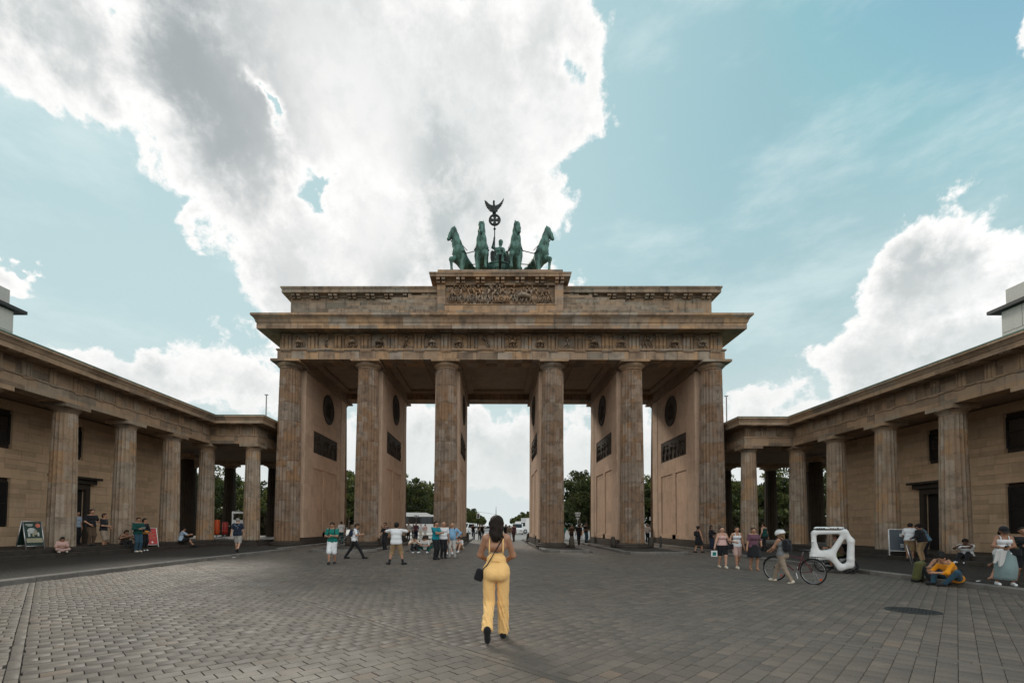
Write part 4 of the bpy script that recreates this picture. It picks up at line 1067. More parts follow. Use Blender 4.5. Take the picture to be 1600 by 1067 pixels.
# ------------------------------------------------------------------ trees of the park beyond the gate
def crown_mesh(seed, H, R, nclump, per, leaf, squash=1.0):
    r = np.random.default_rng(seed); V = []; T = []
    cen = []
    while len(cen) < nclump:
        p = r.uniform(-1, 1, 3); d = np.linalg.norm(p)
        if d > 1 or d < .35: continue
        z = p[2]; w = 1.0 if z > -.2 else .85
        cen.append(np.array([p[0]*R*w, p[1]*R*w, H*.60+p[2]*H*.40*squash]))
    for c in cen:
        cr = R*r.uniform(.16, .34); n = int(per*r.uniform(.7, 1.3))
        p = r.normal(0, 1, (n, 3)); p /= np.linalg.norm(p, axis=1)[:, None]; p *= (cr*r.uniform(.55, 1.0, (n, 1)))
        p[:, 2] *= .75; p += c
        a = r.normal(0, 1, (n, 3)); a[:, 2] = np.abs(a[:, 2])*.8+.3*0; a /= np.linalg.norm(a, axis=1)[:, None]
        b = np.cross(a, r.normal(0, 1, (n, 3))); b /= np.linalg.norm(b, axis=1)[:, None]
        cc = np.cross(a, b); s = leaf*r.uniform(.6, 1.4, (n, 1))
        V.append(np.stack([p-b*s, p+cc*s*.55, p+b*s, p-cc*s*.55], 1)); t0 = r.uniform(.15, .85)
        T.append(np.repeat(np.clip(t0+r.normal(0, .16, n), 0, 1), 4))
    V = np.concatenate(V); n = len(V)
    me = bpy.data.meshes.new('crown'); me.from_pydata(V.reshape(-1, 3).tolist(), [], np.arange(n*4).reshape(n, 4).tolist()); me.update()
    a = me.attributes.new('tint', 'FLOAT', 'POINT'); a.data.foreach_set('value', np.concatenate(T).astype(np.float32))
    me.materials.append(MATS['leaf']); return me
def trunk_mesh(H, R, seed):
    r = random.Random(seed); m = MB(); top = Vector((r.uniform(-.4, .4), r.uniform(-.4, .4), H*.42))
    m.tube([(0, 0, -.1), (0, 0, .4), (top.x*.5, top.y*.5, H*.2), top], [H*.026, H*.02, H*.017, H*.013], 8)
    for i in range(6):
        a = i*1.05+r.uniform(-.3, .3); e = top+Vector((math.cos(a)*R*.62, math.sin(a)*R*.62, H*r.uniform(.14, .3)))
        m.tube([top-Vector((0, 0, H*.08*r.random())), (top+e)/2+Vector((0, 0, -.3)), e], [H*.01, H*.007, H*.003], 5)
    return m.mesh('trunk', 'bark', True, recalc=False)
VAR = [(crown_mesh(20+i, h, rr, nc, per, .42), trunk_mesh(h, rr, i), h) for i, (h, rr, nc, per) in enumerate([(20, 7.0, 60, 75), (22, 6.4, 62, 75), (18, 6.6, 54, 75), (21, 7.6, 66, 75)])]
FARV = [(crown_mesh(40+i, h, rr, 40, 40, .75), trunk_mesh(h, rr, i+9), h) for i, (h, rr) in enumerate([(19, 6.5), (20.5, 7.0), (17.5, 6.6)])]
rt = random.Random(77)
def proj_u(x, y): return (x-CAMP[0])/(y-CAMP[1])
def place_tree(x, y, var, sc, label, group):
    cme, tme, h = var
    t = thing('tree', label, 'tree', (x, y, 0), rt.uniform(0, 6.28), group)
    t.scale = (sc, sc, sc*rt.uniform(.92, 1.08))
    link('crown', cme, t); link('trunk', tme, t)
def tree_label(x, y):
    u = proj_u(x, y); row = '' if y > 185 else ('front row ' if y < 141 else 'second row ' if y < 153 else 'back row ')
    a = abs(u); side = 'left' if u < 0 else 'right'
    if a < .112: return ('dark green tree along the avenue seen through the middle passage, %s row' % side, 'avenue trees, %s row' % side)
    if a < .27: return ('leafy %spark tree seen through the passage just %s of the middle one' % (row, side), '%spark trees through the inner %s passage' % (row, side))
    if a < .45: return ('leafy %spark tree seen through the outermost %s passage' % (row, side), '%spark trees through the outer %s passage' % (row, side))
    return ('%spark tree seen between the dark rear columns of the %s gatehouse' % (row, side), '%spark trees behind the %s gatehouse' % (row, side))
y = 134
for row in range(3):
    x = -122+row*3
    while x < 124:
        yy = y+row*12+rt.uniform(-3, 3); xx = x+rt.uniform(-2, 2)
        u = proj_u(xx, yy)
        vis = any(lo-.05 < abs(u) < hi+.05 for lo, hi in ((.12, .22), (.29, .36), (.53, .74)))
        lim = 27 if xx < 0 else 30
        if abs(xx) > lim and vis:
            place_tree(xx, yy, rt.choice(VAR), rt.uniform(.88, 1.1), *tree_label(xx, yy))
        x += 8.5
# avenue rows
d = 190
while d < 1150:
    for s in (-1, 1):
        base = 30 if s < 0 else 44
        base += 0
        for k in range(1 if d > 500 else 2):
            xx = s*(base+k*10)+rt.uniform(-2.5, 2.5); yy = d+rt.uniform(-5, 5)
            place_tree(xx, yy, rt.choice(FARV), rt.uniform(.9, 1.12), *tree_label(s*min(abs(xx), (yy+31)*.10), yy))
    d += 15 if d < 420 else 32
# dense undergrowth under the park trees: one leafy mass
def undergrowth():
    r = np.random.default_rng(9); n = 26000
    x = r.uniform(-140, 140, n); yb = 172+r.uniform(0, 10, n); hz = 9.5+2.5*np.sin(x*.21)+1.5*np.sin(x*.53+1)
    z = r.uniform(0, 1, n)**.8*hz
    k = (np.abs(x) > 27); x, yb, z = x[k], yb[k], z[k]; n = len(x)
    p = np.stack([x, yb, z], 1)
    a = r.normal(0, 1, (n, 3)); a /= np.linalg.norm(a, axis=1)[:, None]; b = np.cross(a, r.normal(0, 1, (n, 3))); b /= np.linalg.norm(b, axis=1)[:, None]; c = np.cross(a, b)
    s = .75*r.uniform(.6, 1.4, (n, 1))
    V = np.stack([p-b*s, p+c*s*.6, p+b*s, p-c*s*.6], 1)
    me = bpy.data.meshes.new('undergrowth'); me.from_pydata(V.reshape(-1, 3).tolist(), [], np.arange(n*4).reshape(n, 4).tolist()); me.update()
    at = me.attributes.new('tint', 'FLOAT', 'POINT'); at.data.foreach_set('value', np.repeat(r.uniform(0, .55, n), 4).astype(np.float32))
    me.materials.append(MATS['leaf']); stuff(link('undergrowth', me))
undergrowth()
# ------------------------------------------------------------------ vehicles beyond the gate
def wheel(par, x, y, r, w):
    t = MB().lathe([(r*.62, 0), (r*.95, 0), (r, w*.2), (r, w*.8), (r*.95, w), (r*.62, w)], 18).build('wheel', 'rubber', par, 40)
    t.location = (x, y+(0 if y < 0 else -w) , r); t.rotation_euler = (-PI/2, 0, 0)
    link('rim', MB().lathe([(.02, -.01), (r*.5, -.01), (r*.62, .02), (r*.62, w+-.02), (r*.5, w+.01), (.02, w+.01)], 14).mesh('rim', 'grey_paint', 40), t)
def coach(label, loc, rz, L=12.2, Hh=3.45, W=2.5):
    t = thing('coach', label, 'coach', loc, rz)
    pr = [(-L/2, .35), (-L/2, 2.9), (-L/2+.35, Hh-.05), (-L/2+.8, Hh), (L/2-5.0, Hh), (L/2-4.3, Hh-.3), (L/2-.5, Hh-.32), (L/2-.12, Hh-.75), (L/2, 1.4), (L/2, .35)]
    MB().prism(pr, 'y', -W/2, W/2).build('body', 'white_paint', t, 30)
    for s in (-1, 1):
        g = MB(); g.box(-L/2+.25, L/2-.3, min(s*(W/2), s*(W/2+.015)), max(s*W/2, s*(W/2+.015)), 1.75, 2.85); g.build('window_band', 'dark_glass', t)
        for i in range(7): MB().box(-L/2+1.6*i+.9, -L/2+1.6*i+.95, min(s*(W/2+.016), s*(W/2+.03)), max(s*(W/2+.016), s*(W/2+.03)), 1.75, 2.85).build('window_bar', 'black_metal', t)
        for i in range(5): MB().box(-L/2+1.2+1.7*i, -L/2+2.75+1.7*i, min(s*(W/2+.001), s*(W/2+.012)), max(s*(W/2+.001), s*(W/2+.012)), .5, 1.35).build('luggage_flap', 'white_paint', t)
    MB().box(L/2-.02, L/2+.012, -1.1, 1.1, 1.3, 2.6).build('windscreen', 'dark_glass', t)
    for x in (-L/2+2.9, -L/2+4.1, L/2-2.5):
        for y in (-W/2-.02, W/2+.02): wheel(t, x, y, .5, .3)
    MB().tube([(L/2-.1, -1.2, 2.7), (L/2+.35, -1.35, 2.6), (L/2+.35, -1.35, 2.1)], .05).build('mirror', 'black_metal', t)
coach('long white touring coach with a dark window band parked beyond the gate', (-12.0, 38.8, 0), R_(8))
def car(label, loc, rz, kind='car', mat='white_paint', group=None):
    nm = {'car': 'parked_car', 'van': 'white_van', 'truck': 'box_truck'}[kind]
    t = thing(nm, label, {'car': 'car', 'van': 'van', 'truck': 'truck'}[kind], loc, rz, group)
    if kind == 'car': L, W, pr, win, zz = 4.3, 1.75, [(-2.1, .3), (-2.15, .75), (-1.2, .95), (-.55, 1.42), (1.2, 1.45), (1.95, 1.0), (2.15, .8), (2.12, .3)], [(-1.02, .97), (-.5, 1.36), (1.15, 1.38), (1.7, .97)], .95
    elif kind == 'van': L, W, pr, win, zz = 4.9, 1.9, [(-2.4, .3), (-2.45, .95), (-1.8, 1.15), (-1.1, 1.9), (2.2, 1.95), (2.4, 1.7), (2.45, .3)], [(-1.65, 1.15), (-1.05, 1.78), (1.9, 1.8), (1.95, 1.15)], 1.1
    else: L, W, pr, win, zz = 7, 2.3, [(-3.5, .4), (-3.5, 1.4), (-3.2, 2.4), (-1.9, 2.45), (-1.9, 3.1), (3.5, 3.1), (3.5, .5)], [(-3.3, 1.45), (-3.08, 2.2), (-2.2, 2.2), (-2.2, 1.45)], 1.4
    MB().prism(pr, 'y', -W/2, W/2).build('body', mat, t, 30)
    for s in (-1, 1): MB().prism(win, 'y', min(s*W/2, s*(W/2+.012)), max(s*W/2, s*(W/2+.012))).build('side_window', 'dark_glass', t)
    e = pr[-1][0]
    zt = max(q[1] for q in pr)
    MB().box(L/2-.02, L/2+.02 if kind != 'truck' else L/2+.012, -W*.4, W*.4, zz+.05, zt-.18).build('rear_window', 'dark_glass', t)
    MB().obox(((pr[2][0]+pr[3][0])/2-.02, 0, (pr[2][1]+pr[3][1])/2+.02), Vector((pr[3][0]-pr[2][0], 0, pr[3][1]-pr[2][1])).normalized(), (0, 1, 0), Vector((-(pr[3][1]-pr[2][1]), 0, pr[3][0]-pr[2][0])).normalized(), .5*math.hypot(pr[3][0]-pr[2][0], pr[3][1]-pr[2][1])*.85, W*.42, .02).build('windscreen', 'dark_glass', t)
    for y in (-W*.36, W*.36):
        MB().box(-L/2-.03, -L/2+.05, y-.15, y+.15, .62, .76).build('headlight', 'steel', t); MB().box(L/2-.03, L/2+.025, y-.1, y+.1, .75, 1.0).build('tail_light', 'red_paint', t)
    for x in (-L*.31, L*.31):
        for y in (-W/2-.01, W/2+.01): wheel(t, x, y, .33 if kind != 'truck' else .45, .2)
    MB().box(L/2+.0, L/2+.03, -.26, .26, .45, .56).build('number_plate', 'white_paint', t)
car('white van with a big windscreen left of the walking woman, beyond the gate', (-5.6, 52, 0), R_(75), 'van')
car('white car beside the cyclist under the gate, partly behind the riders', (-3.9, 58, 0), R_(62), 'car')
car('light grey car seen just left of the dark hair of the walking woman', (-1.7, 60, 0), R_(20), 'car', 'grey_paint')
car('white van seen from behind with dark rear windows beyond the middle passage', (3.75, 50, 0), R_(-90+176), 'van')
car('white box truck parked at the right edge of the middle passage', (7.2, 60.5, 0), R_(25), 'truck')
def _far(): 
    for i, (x, y) in enumerate([(-8, 95), (-3, 112), (4, 120), (9, 100)]):
        car('small pale car far down the avenue beyond the gate', (x, y, 0), R_(90), 'car', 'white_paint' if i % 2 else 'grey_paint', 'cars far down the avenue')
_far()
# ------------------------------------------------------------------ street furniture beyond the gate
t = thing('canopy_mast', 'thin mast with a flat round canopy far beyond the gate above the woman in yellow', 'mast', (-.09, 60, 0))
MB().tube([(0, 0, 0), (0, 0, 3.4)], .09, 8).build('post', 'black_metal', t); MB().lathe([(.1, 3.0), (1.25, 3.02), (1.3, 3.08), (1.2, 3.15), (.3, 3.32), (.1, 3.5), (.07, 3.9), (.03, 5.4), (.01, 5.45)], 20).build('canopy', 'black_metal', t, 30)
t = thing('traffic_light', 'traffic light hanging on a cable under the middle passage sky', 'traffic light', (-3.0, 42, 2.75))
MB().box(-.16, .16, -.1, .1, 0, .72, .02).build('housing', 'black_metal', t); MB().box(-.25, .25, .11, .13, -.06, .8).build('backplate', 'white_paint', t)
for k in range(3): MB().lathe([(.08, 0), (.09, -.07), (.02, -.02)], 10, (0, -.1, .13+.23*k)).build('lens', 'red_paint' if k == 2 else 'dark_glass', t)
MB().tube([(0, 0, .72), (0, 0, 1.0), (3.0, 18, 1.05)], .02).tube([(0, 0, 1.0), (-14, 0, 1.6)], .02).build('cable', 'black_metal', t)
def sign(label, x, y, boards, h):
    t = thing('traffic_sign', label, 'sign', (x, y, 0))
    MB().tube([(0, .03, 0), (0, .03, h)], .03, 8).build('post', 'grey_paint', t)
    for kind, z, w, hh in boards:
        if kind == 'rect': MB().box(-w/2, w/2, -.02, 0, z-hh/2, z+hh/2, .008).build('sign_board', 'white_paint', t)
        if kind == 'tri': 
            MB().prism([(-w/2, z+hh/2), (w/2, z+hh/2), (0, z-hh/2)], 'y', -.02, 0).build('yield_board', 'white_paint', t)
        if kind == 'round': MB().lathe([(w/2, 0), (w/2, .02)], 20).build('round_board', 'white_paint', t).matrix_basis = Matrix.Translation((0, 0, z)) @ Matrix.Rotation(PI/2, 4, 'X')
sign('sign post with two white boards above a triangle sign, right of the middle passage', 8.72, 18, [('rect', 2.96, .62, .2), ('rect', 2.70, .5, .16), ('tri', 2.31, .42, .36), ('round', 1.72, .12, .1)], 3.1)
sign('small white square sign on a post beyond the outermost right passage', 17.39, 20, [('rect', 2.46, .5, .4)], 2.7)
sign('small white square sign on a post beyond the outermost left passage', -18.12, 22, [('rect', 3.02, .36, .4)], 3.25)
t = thing('street_lamp', 'street lamp with a white cluster head in front of the parked coach', 'lamp', (-10.6, 28, 0))
MB().lathe([(.12, 0), (.1, .2), (.05, .6), (.04, 2.7)], 10).build('post', 'black_metal', t, 40)
for a in range(4): MB().tube([(0, 0, 2.55), (.22*math.cos(a*1.57), .22*math.sin(a*1.57), 2.6), (.25*math.cos(a*1.57), .25*math.sin(a*1.57), 2.72)], .02).ball((.25*math.cos(a*1.57), .25*math.sin(a*1.57), 2.8), .1).build('lamp_globe', 'grey_paint', t)
# ------------------------------------------------------------------ people
SK = {'fair': (.50, .29, .20), 'tan': (.40, .215, .135), 'mid': (.29, .15, .09), 'dark': (.12, .062, .038)}
for n_, c_ in SK.items(): skin('skin_'+n_, c_)
HC = {'black': (.012, .010, .009), 'darkbrown': (.016, .010, .007), 'brown': (.035, .020, .012), 'fairhair': (.16, .10, .05), 'grey': (.22, .21, .20), 'reddish': (.07, .025, .012)}
for n_, c_ in HC.items(): hairm('hair_'+n_, c_)
CL = {'teal': (.012, .16, .13), 'white': (.68, .69, .70), 'offwhite': (.55, .54, .52), 'khaki': (.30, .20, .11), 'black': (.014, .014, .016), 'navy': (.016, .022, .04), 'polo': (.01, .19, .24), 'lightblue': (.20, .36, .52),
      'paleblue': (.34, .42, .52), 'stonegrey': (.42, .40, .37), 'pink': (.58, .38, .34), 'plum': (.13, .06, .085), 'yellow': (.90, .56, .22), 'orange': (.72, .27, .01), 'olive': (.10, .10, .035), 'beige': (.27, .21, .155),
      'sage': (.21, .285, .29), 'denim': (.03, .075, .11), 'denimblue': (.10, .19, .26), 'red': (.40, .03, .03), 'grey': (.17, .17, .17), 'brown': (.09, .055, .035), 'floral': (.45, .30, .26), 'darkgreen': (.01, .06, .05), 'cream': (.62, .55, .44), 'flipflop': (.45, .2, .12)}
def C(n):
    return cloth('cloth_'+n, CL[n])
def ik(a, t, l1, l2, pole):
    a, t, pole = Vector(a), Vector(t), Vector(pole); d = t-a; L = min(max(d.length, .05), (l1+l2)*.999); u = d.normalized()
    x = (l1*l1-l2*l2+L*L)/(2*L); hgt = math.sqrt(max(l1*l1-x*x, 0)); p = pole-u*pole.dot(u)
    p = p.normalized() if p.length > 1e-5 else u.orthogonal().normalized()
    return a+u*x+p*hgt, a+u*L
def shell(name, V, F, mat, parent, smooth=True):
    me = bpy.data.meshes.new(name); me.from_pydata(V, [], F); me.update(); me.materials.append(MATS[mat] if isinstance(mat, str) else mat)
    if smooth: me.polygons.foreach_set('use_smooth', [True]*len(me.polygons))
    return link(name, me, parent)
def join_mb(me, mb):
    v0 = len(me.vertices); bm = bmesh.new(); bm.from_mesh(me)
    nv = [bm.verts.new(q) for q in mb.v]
    for f in mb.f:
        try: fc = bm.faces.new([nv[i] for i in f]); fc.smooth = True
        except ValueError: pass
    bm.to_mesh(me); bm.free()
def person(label, loc, rz, H=1.75, feet=((-.09, 0), (.09, 0)), hands=((-.27, .05, .84), (.27, .05, .84)), lean=0.0, side=0.0, pelvis=None, head=(0, 0), fat=1.0, fem=False,
           skin_='fair', hair=('short', 'brown'), top=('white', .45), bottom=('trousers', 'navy'), shoes='black', h=.022, face=True, pole_knee=(0, 1, 0), elbow=((-.6, -.7, -.2), (.6, -.7, -.2)),
           straps=None, toes=((0, 1), (0, 1)), group=None, belly=0.0, socks=None, palm_in=True, twist=0.0, heelup=(0, 0), extra=None):
    S = H/1.75
    V3 = lambda p: np.array(p, float)
    f3 = [Vector((p[0], p[1], (p[2] if len(p) > 2 else 0)+.085)) for p in feet]
    if pelvis is None:
        mx = (f3[0].x+f3[1].x)/2; my = (f3[0].y+f3[1].y)/2
        spread = math.hypot(f3[0].x-f3[1].x, f3[0].y-f3[1].y)
        pz = min(.945, math.sqrt(max(.845**2-(spread/2-.05)**2, .3))+.085); P = Vector((mx, my, pz))
    else: P = Vector(pelvis)
    up = Vector((math.sin(side), math.sin(lean)*math.cos(side), math.cos(lean)*math.cos(side))).normalized()
    ct, st_ = math.cos(twist), math.sin(twist)
    sx = Vector((ct, st_, 0)); sx = (sx-up*sx.dot(up)).normalized(); fw = up.cross(sx)
    sw = .150 if fem else .185; hw = .095 if fem else .09
    hip = [P+Vector((-hw, 0, -.02)), P+Vector((hw, 0, -.02))]
    shd = [P+up*.475-sx*sw, P+up*.475+sx*sw]
    Cc = P+up*.36; N = P+up*.535
    hy, hp = head
    hup = (up*.55+Vector((0, 0, 1))*.45).normalized()
    hf = (fw*math.cos(hy)*math.cos(hp)+sx*math.sin(hy)*math.cos(hp)+hup*math.sin(hp)).normalized()
    hs = hf.cross(hup).normalized(); hu = hs.cross(hf).normalized()
    Hc = N+hup*.125+hf*.02
    knee = []; ank = []
    for i in (0, 1):
        pk = pole_knee[i] if isinstance(pole_knee[0], (tuple, list)) else pole_knee
        k_, a_ = ik(hip[i], f3[i], .425, .425, pk); knee.append(k_); ank.append(a_)
    elb = []; wri = []
    for i in (0, 1):
        e_, w_ = ik(shd[i], hands[i], .285, .255, elbow[i]); elb.append(e_); wri.append(w_)
    b = SDF(.035); c = b.cap
    wst = .082 if fem else .095
    c(P-sx*.075+Vector((0, -.01, 0)), P+sx*.075+Vector((0, -.01, 0)), (.108 if fem else .10)*fat)
    c(P+up*.17-sx*.05, P+up*.17+sx*.05, wst*fat)
    if belly: c(P+up*.14+fw*.06, P+up*.2+fw*.05, .1+belly)
    cx_, cr_ = (.068, .086) if fem else (.085, .098)
    c(Cc-sx*cx_, Cc+sx*cx_, cr_*fat); c(shd[0]+sx*.03-up*.02, shd[1]-sx*.03-up*.02, .052 if fem else .058); c(N-up*.06, Hc-hup*.03, .052 if fem else .055, .048)
    for i in (0, 1): c(N-up*.02, shd[i].lerp(N, .25)-up*.005, .05, .044)
    if fem:
        for q in (-1, 1): c(Cc+sx*.07*q+fw*.075+up*.0, Cc+sx*.07*q+fw*.085, .062)
        for q in (-1, 1): c(P+sx*.06*q-fw*.05-up*.03, P+sx*.06*q-fw*.05-up*.03, .09)
    sq = None
    c(Hc+hu*.035-hf*.015, Hc+hu*.035+hf*.01, .085); c(Hc-hu*.02+hf*.03, Hc-hu*.055+hf*.045, .062, .045)
    c(Hc+hf*.10-hu*.0, Hc+hf*.112-hu*.02, .012, .016)
    for q in (-1, 1): c(Hc+hs*.085*q-hu*.015, Hc+hs*.09*q+hu*.02, .016)
    for i in (0, 1):
        c(shd[i], elb[i], .052*fat**.5, .041*fat**.5); c(elb[i], wri[i], .041*fat**.5, .029)
        d = (wri[i]-elb[i]).normalized()
        c(wri[i], wri[i]+d*.075, .028, .034)
        c(hip[i], knee[i], .088*fat, .058*fat**.5); c(knee[i], ank[i], .054*fat**.5, .036)
        m_ = knee[i]*.68+ank[i]*.32; cd = (ank[i]-knee[i]).normalized(); bk = Vector((0, -1, 0)) if abs(cd.y) < .9 else Vector((0, 0, -1))
        c(m_+bk*.018, m_+bk*.012+cd*.06, .052*fat**.5, .045)
        tx, ty = toes[i]; hu_ = heelup[i]
        tdir = Vector((tx*math.cos(hu_), ty*math.cos(hu_), -math.sin(hu_)))
        if shoes == 'none' or True: c(ank[i]-Vector((0, 0, .045)), ank[i]+tdir*.13-Vector((0, 0, .055)), .036, .027)
    body = b.mesh('person', h, 'skin_'+skin_)
    fm = MB()
    for i in (0, 1):
        d = (wri[i]-elb[i]).normalized(); sgn = -1 if i == 0 else 1
        inw = Vector((-sgn, 0, 0)) if palm_in else Vector((0, 0, -1))
        inw = (inw-d*inw.dot(d)); inw = inw.normalized() if inw.length > .05 else d.orthogonal().normalized(); sd = d.cross(inw)
        kb = wri[i]+d*.085
        for j, (o, l) in enumerate(((-.028, .062), (-.010, .076), (.010, .072), (.027, .056))):
            k0 = kb+sd*o; k1 = k0+d*l*.5+inw*l*.1; k2 = k1+d*l*.32+inw*l*.38
            fm.tube([k0-d*.02, k0, k1, k2], [.0105, .0105, .009, .0075], 5)
        t0 = wri[i]+d*.03+sd*(-.03 if i == 0 else .03)*(-1 if False else 1)
        t1 = t0+d*.03+inw*.02+sd*(-.02 if i == 0 else .02); fm.tube([wri[i]+d*.02, t0, t1, t1+d*.028+inw*.012], [.012, .012, .0105, .008], 5)
    join_mb(body, fm)
    o = link('person', body, None, loc, (0, 0, rz)); o.scale = (S, S, S); tag(o, label, 'person', group)
    if face:
        e = MB()
        for q in (-1, 1): e.ball(Hc+hf*.088+hs*.032*q+hu*.012, (.012, .012, .008), 6, 5)
        e.build('eyes', 'black_metal', o, True); 
        m_ = MB(); m_.tube([Hc+hf*.088-hu*.058-hs*.022, Hc+hf*.096-hu*.056, Hc+hf*.088-hu*.058+hs*.022], [.005, .008, .005], 5); m_.build('mouth', plain('lips', (.25, .08, .07), .5), o, True)
    G = .014
    # ----- top
    if top:
        col, sl = top[0], top[1]; lo = top[2] if len(top) > 2 else .0
        s = SDF(.05); c = s.cap; hem = top[3] if len(top) > 3 else .02
        c(P+up*hem*.5-sx*.08-fw*.005, P+up*hem*.5+sx*.08-fw*.005, (.105 if fem else .102)*fat+G+.004+lo*.6)
        c(P+up*.17-sx*.055, P+up*.17+sx*.055, wst*fat+G+lo)
        if belly: c(P+up*.13+fw*.06, P+up*.2+fw*.05, .112+belly)
        c(Cc-sx*cx_, Cc+sx*cx_, cr_*fat+G+lo*.5)
        if fem:
            for q in (-1, 1): c(Cc+sx*.07*q+fw*.075, Cc+sx*.07*q+fw*.085, .062+G)
        if sl > 0:
            c(shd[0]+sx*.03, shd[1]-sx*.03, .062+G); c(N-up*.075, N-up*.03, .07, .062)
            for i in (0, 1):
                a_ = shd[i]
                if sl <= .55:
                    e_ = shd[i].lerp(elb[i], sl/.55*.8); c(a_, e_, .054+G, .056+lo*.5)
                else:
                    c(a_, elb[i], .054+G, .044+G); c(elb[i], elb[i].lerp(wri[i], .92), .044+G, .036)
            s.cut(N-up*.012, up+fw*.35)
        else:
            s.cut(P+up*(top[4] if len(top) > 4 else .43), up+fw*(.15 if len(top) < 5 else -.25))
        s.cut(P+up*(hem-.07), -up)
        me = s.mesh('shirt', h, C(col)); sh = link('shirt', me, o)
        if sl <= 0:
            for q in (-1, 1): MB().tube([Cc+sx*.085*q+fw*.11+up*.03, Cc+sx*.085*q+fw*.085+up*.12, shd[0].lerp(shd[1], .5+.31*q)+up*.062, Cc+sx*.092*q-fw*.078+up*.06, Cc+sx*.095*q-fw*.088-up*.03, P+sx*.095*q-fw*.085+up*((top[4] if len(top) > 4 else .36)-.02)], .014 if straps is None else straps, 6).build('shoulder_strap', C(col), o, True)
    # ----- bottom
    kind, col = bottom[0], bottom[1]
    if kind in ('trousers', 'shorts', 'wide'):
        s = SDF(.03); c = s.cap; gl = {'trousers': .018, 'shorts': .03, 'wide': .019}[kind]
        c(P-sx*.075-fw*.01, P+sx*.075-fw*.01, (.108 if fem else .102)*fat+.012); c(P+up*.09-sx*.05, P+up*.09+sx*.05, wst*fat+.010)
        if fem:
            for q in (-1, 1): c(P+sx*.06*q-fw*.05-up*.03, P+sx*.06*q-fw*.05-up*.03, .09+.012)
        for i in (0, 1):
            c(hip[i], knee[i], .09*fat+gl*.7, .058+gl)
            if kind == 'shorts':
                e_ = knee[i]+(ank[i]-knee[i])*bottom[2] if len(bottom) > 2 and bottom[2] > 0 else hip[i].lerp(knee[i], 1+(bottom[2] if len(bottom) > 2 else -.05))
                s.p.pop(); kk = knee[i] if not (len(bottom) > 2 and bottom[2] < 0) else e_
                c(hip[i], kk, .09*fat+gl*.7, .07+gl*.9)
                if kk is not e_: c(kk, e_, .07+gl*.9, .07+gl)
            else:
                c(knee[i], ank[i].lerp(knee[i], .02), .055+gl, .048+gl*(1.4 if kind == 'wide' else .6))
        if P.z > .6: s.cut(P+up*.125, up)
        nf = None
        if kind == 'wide': nf = lambda Q: (.0065*np.sin(Q[..., 2]*26+Q[..., 0]*75+2.5*np.sin(Q[..., 2]*9+Q[..., 0]*30))+.005*np.sin(Q[..., 0]*120+Q[..., 2]*12+Q[..., 1]*60))*np.clip((.95-Q[..., 2])*1.6, 0, 1)
        else: nf = lambda Q: .004*np.sin(Q[..., 2]*40+Q[..., 0]*45+2*np.sin(Q[..., 2]*13))
        link('trousers' if kind != 'shorts' else 'shorts', s.mesh('trousers', h, C(col), nf), o)
    else:
        zt = .10; hemz = bottom[2]; wid = bottom[3]; m = MB(); n = 28; K = 9
        vs = []; fs = []
        kc = (knee[0]+knee[1])/2; ac = (ank[0]+ank[1])/2
        for j in range(K+1):
            t = j/K; z = (P.z+zt)*(1-t)+hemz*t
            zz = (P.z-z)/max(P.z-kc.z, .05); ctr = P.lerp(kc, min(zz, 1)) if zz > 0 else P
            if zz > 1: ctr = kc.lerp(ac, min((kc.z-z)/max(kc.z-ac.z, .05), 1))
            w_ = (wst+.075)*fat*(1-min(t*5, 1))+(hw+.085)*fat*min(t*5, 1); w_ += (wid-.18)*max(t-.15, 0)/.85
            sp = abs(knee[0].x-knee[1].x)*.12*min(t*2, 1); spy = abs(knee[0].y-knee[1].y)*.5*min(t*1.5, 1)
            for i in range(n):
                a = 2*PI*i/n; f = 1+.07*t*math.sin(a*7+t*2)+.04*t*math.sin(a*4+1)
                vs.append((ctr.x+(w_+sp)*f*math.cos(a), ctr.y+(w_*.78+spy)*f*math.sin(a), z))
        for j in range(K):
            for i in range(n): i2 = (i+1) % n; fs.append((j*n+i2, j*n+i, (j+1)*n+i, (j+1)*n+i2))
        fs += [tuple(range(n)), tuple(K*n+i for i in reversed(range(n)))]
        MB().add(vs, fs).build('skirt', C(col), o, True)
    if socks:
        for i in (0, 1): 
            s = SDF(.02).cap(ank[i].lerp(knee[i], .28), ank[i]-Vector((0, 0, .04)), .05, .045); link('sock', s.mesh('sock', h, C(socks)), o)
    # ----- shoes
    for i in (0, 1):
        tx, ty = toes[i]; l = math.hypot(tx, ty) or 1; hu_ = heelup[i]
        td = Vector((tx/l*math.cos(hu_), ty/l*math.cos(hu_), -math.sin(hu_))); dn = Vector((tx/l*-math.sin(hu_), ty/l*-math.sin(hu_), -math.cos(hu_)))
        s = SDF(.02); A = ank[i]+dn*.04
        s.cap(A-td*.03, A+td*.15, .047, .04); s.cap(ank[i], A, .045, .05); s.cap(A+td*.12, A+td*.17+dn*.008, .04, .034)
        s.cut(A+dn*.043, dn)
        if shoes == 'sandal': s.cut(A+dn*.022, -dn)
        so = link('shoe', s.mesh('shoe', min(h, .016), C(shoes if shoes != 'sandal' else 'flipflop')), o)
    # ----- hair and hats
    st, hc = hair
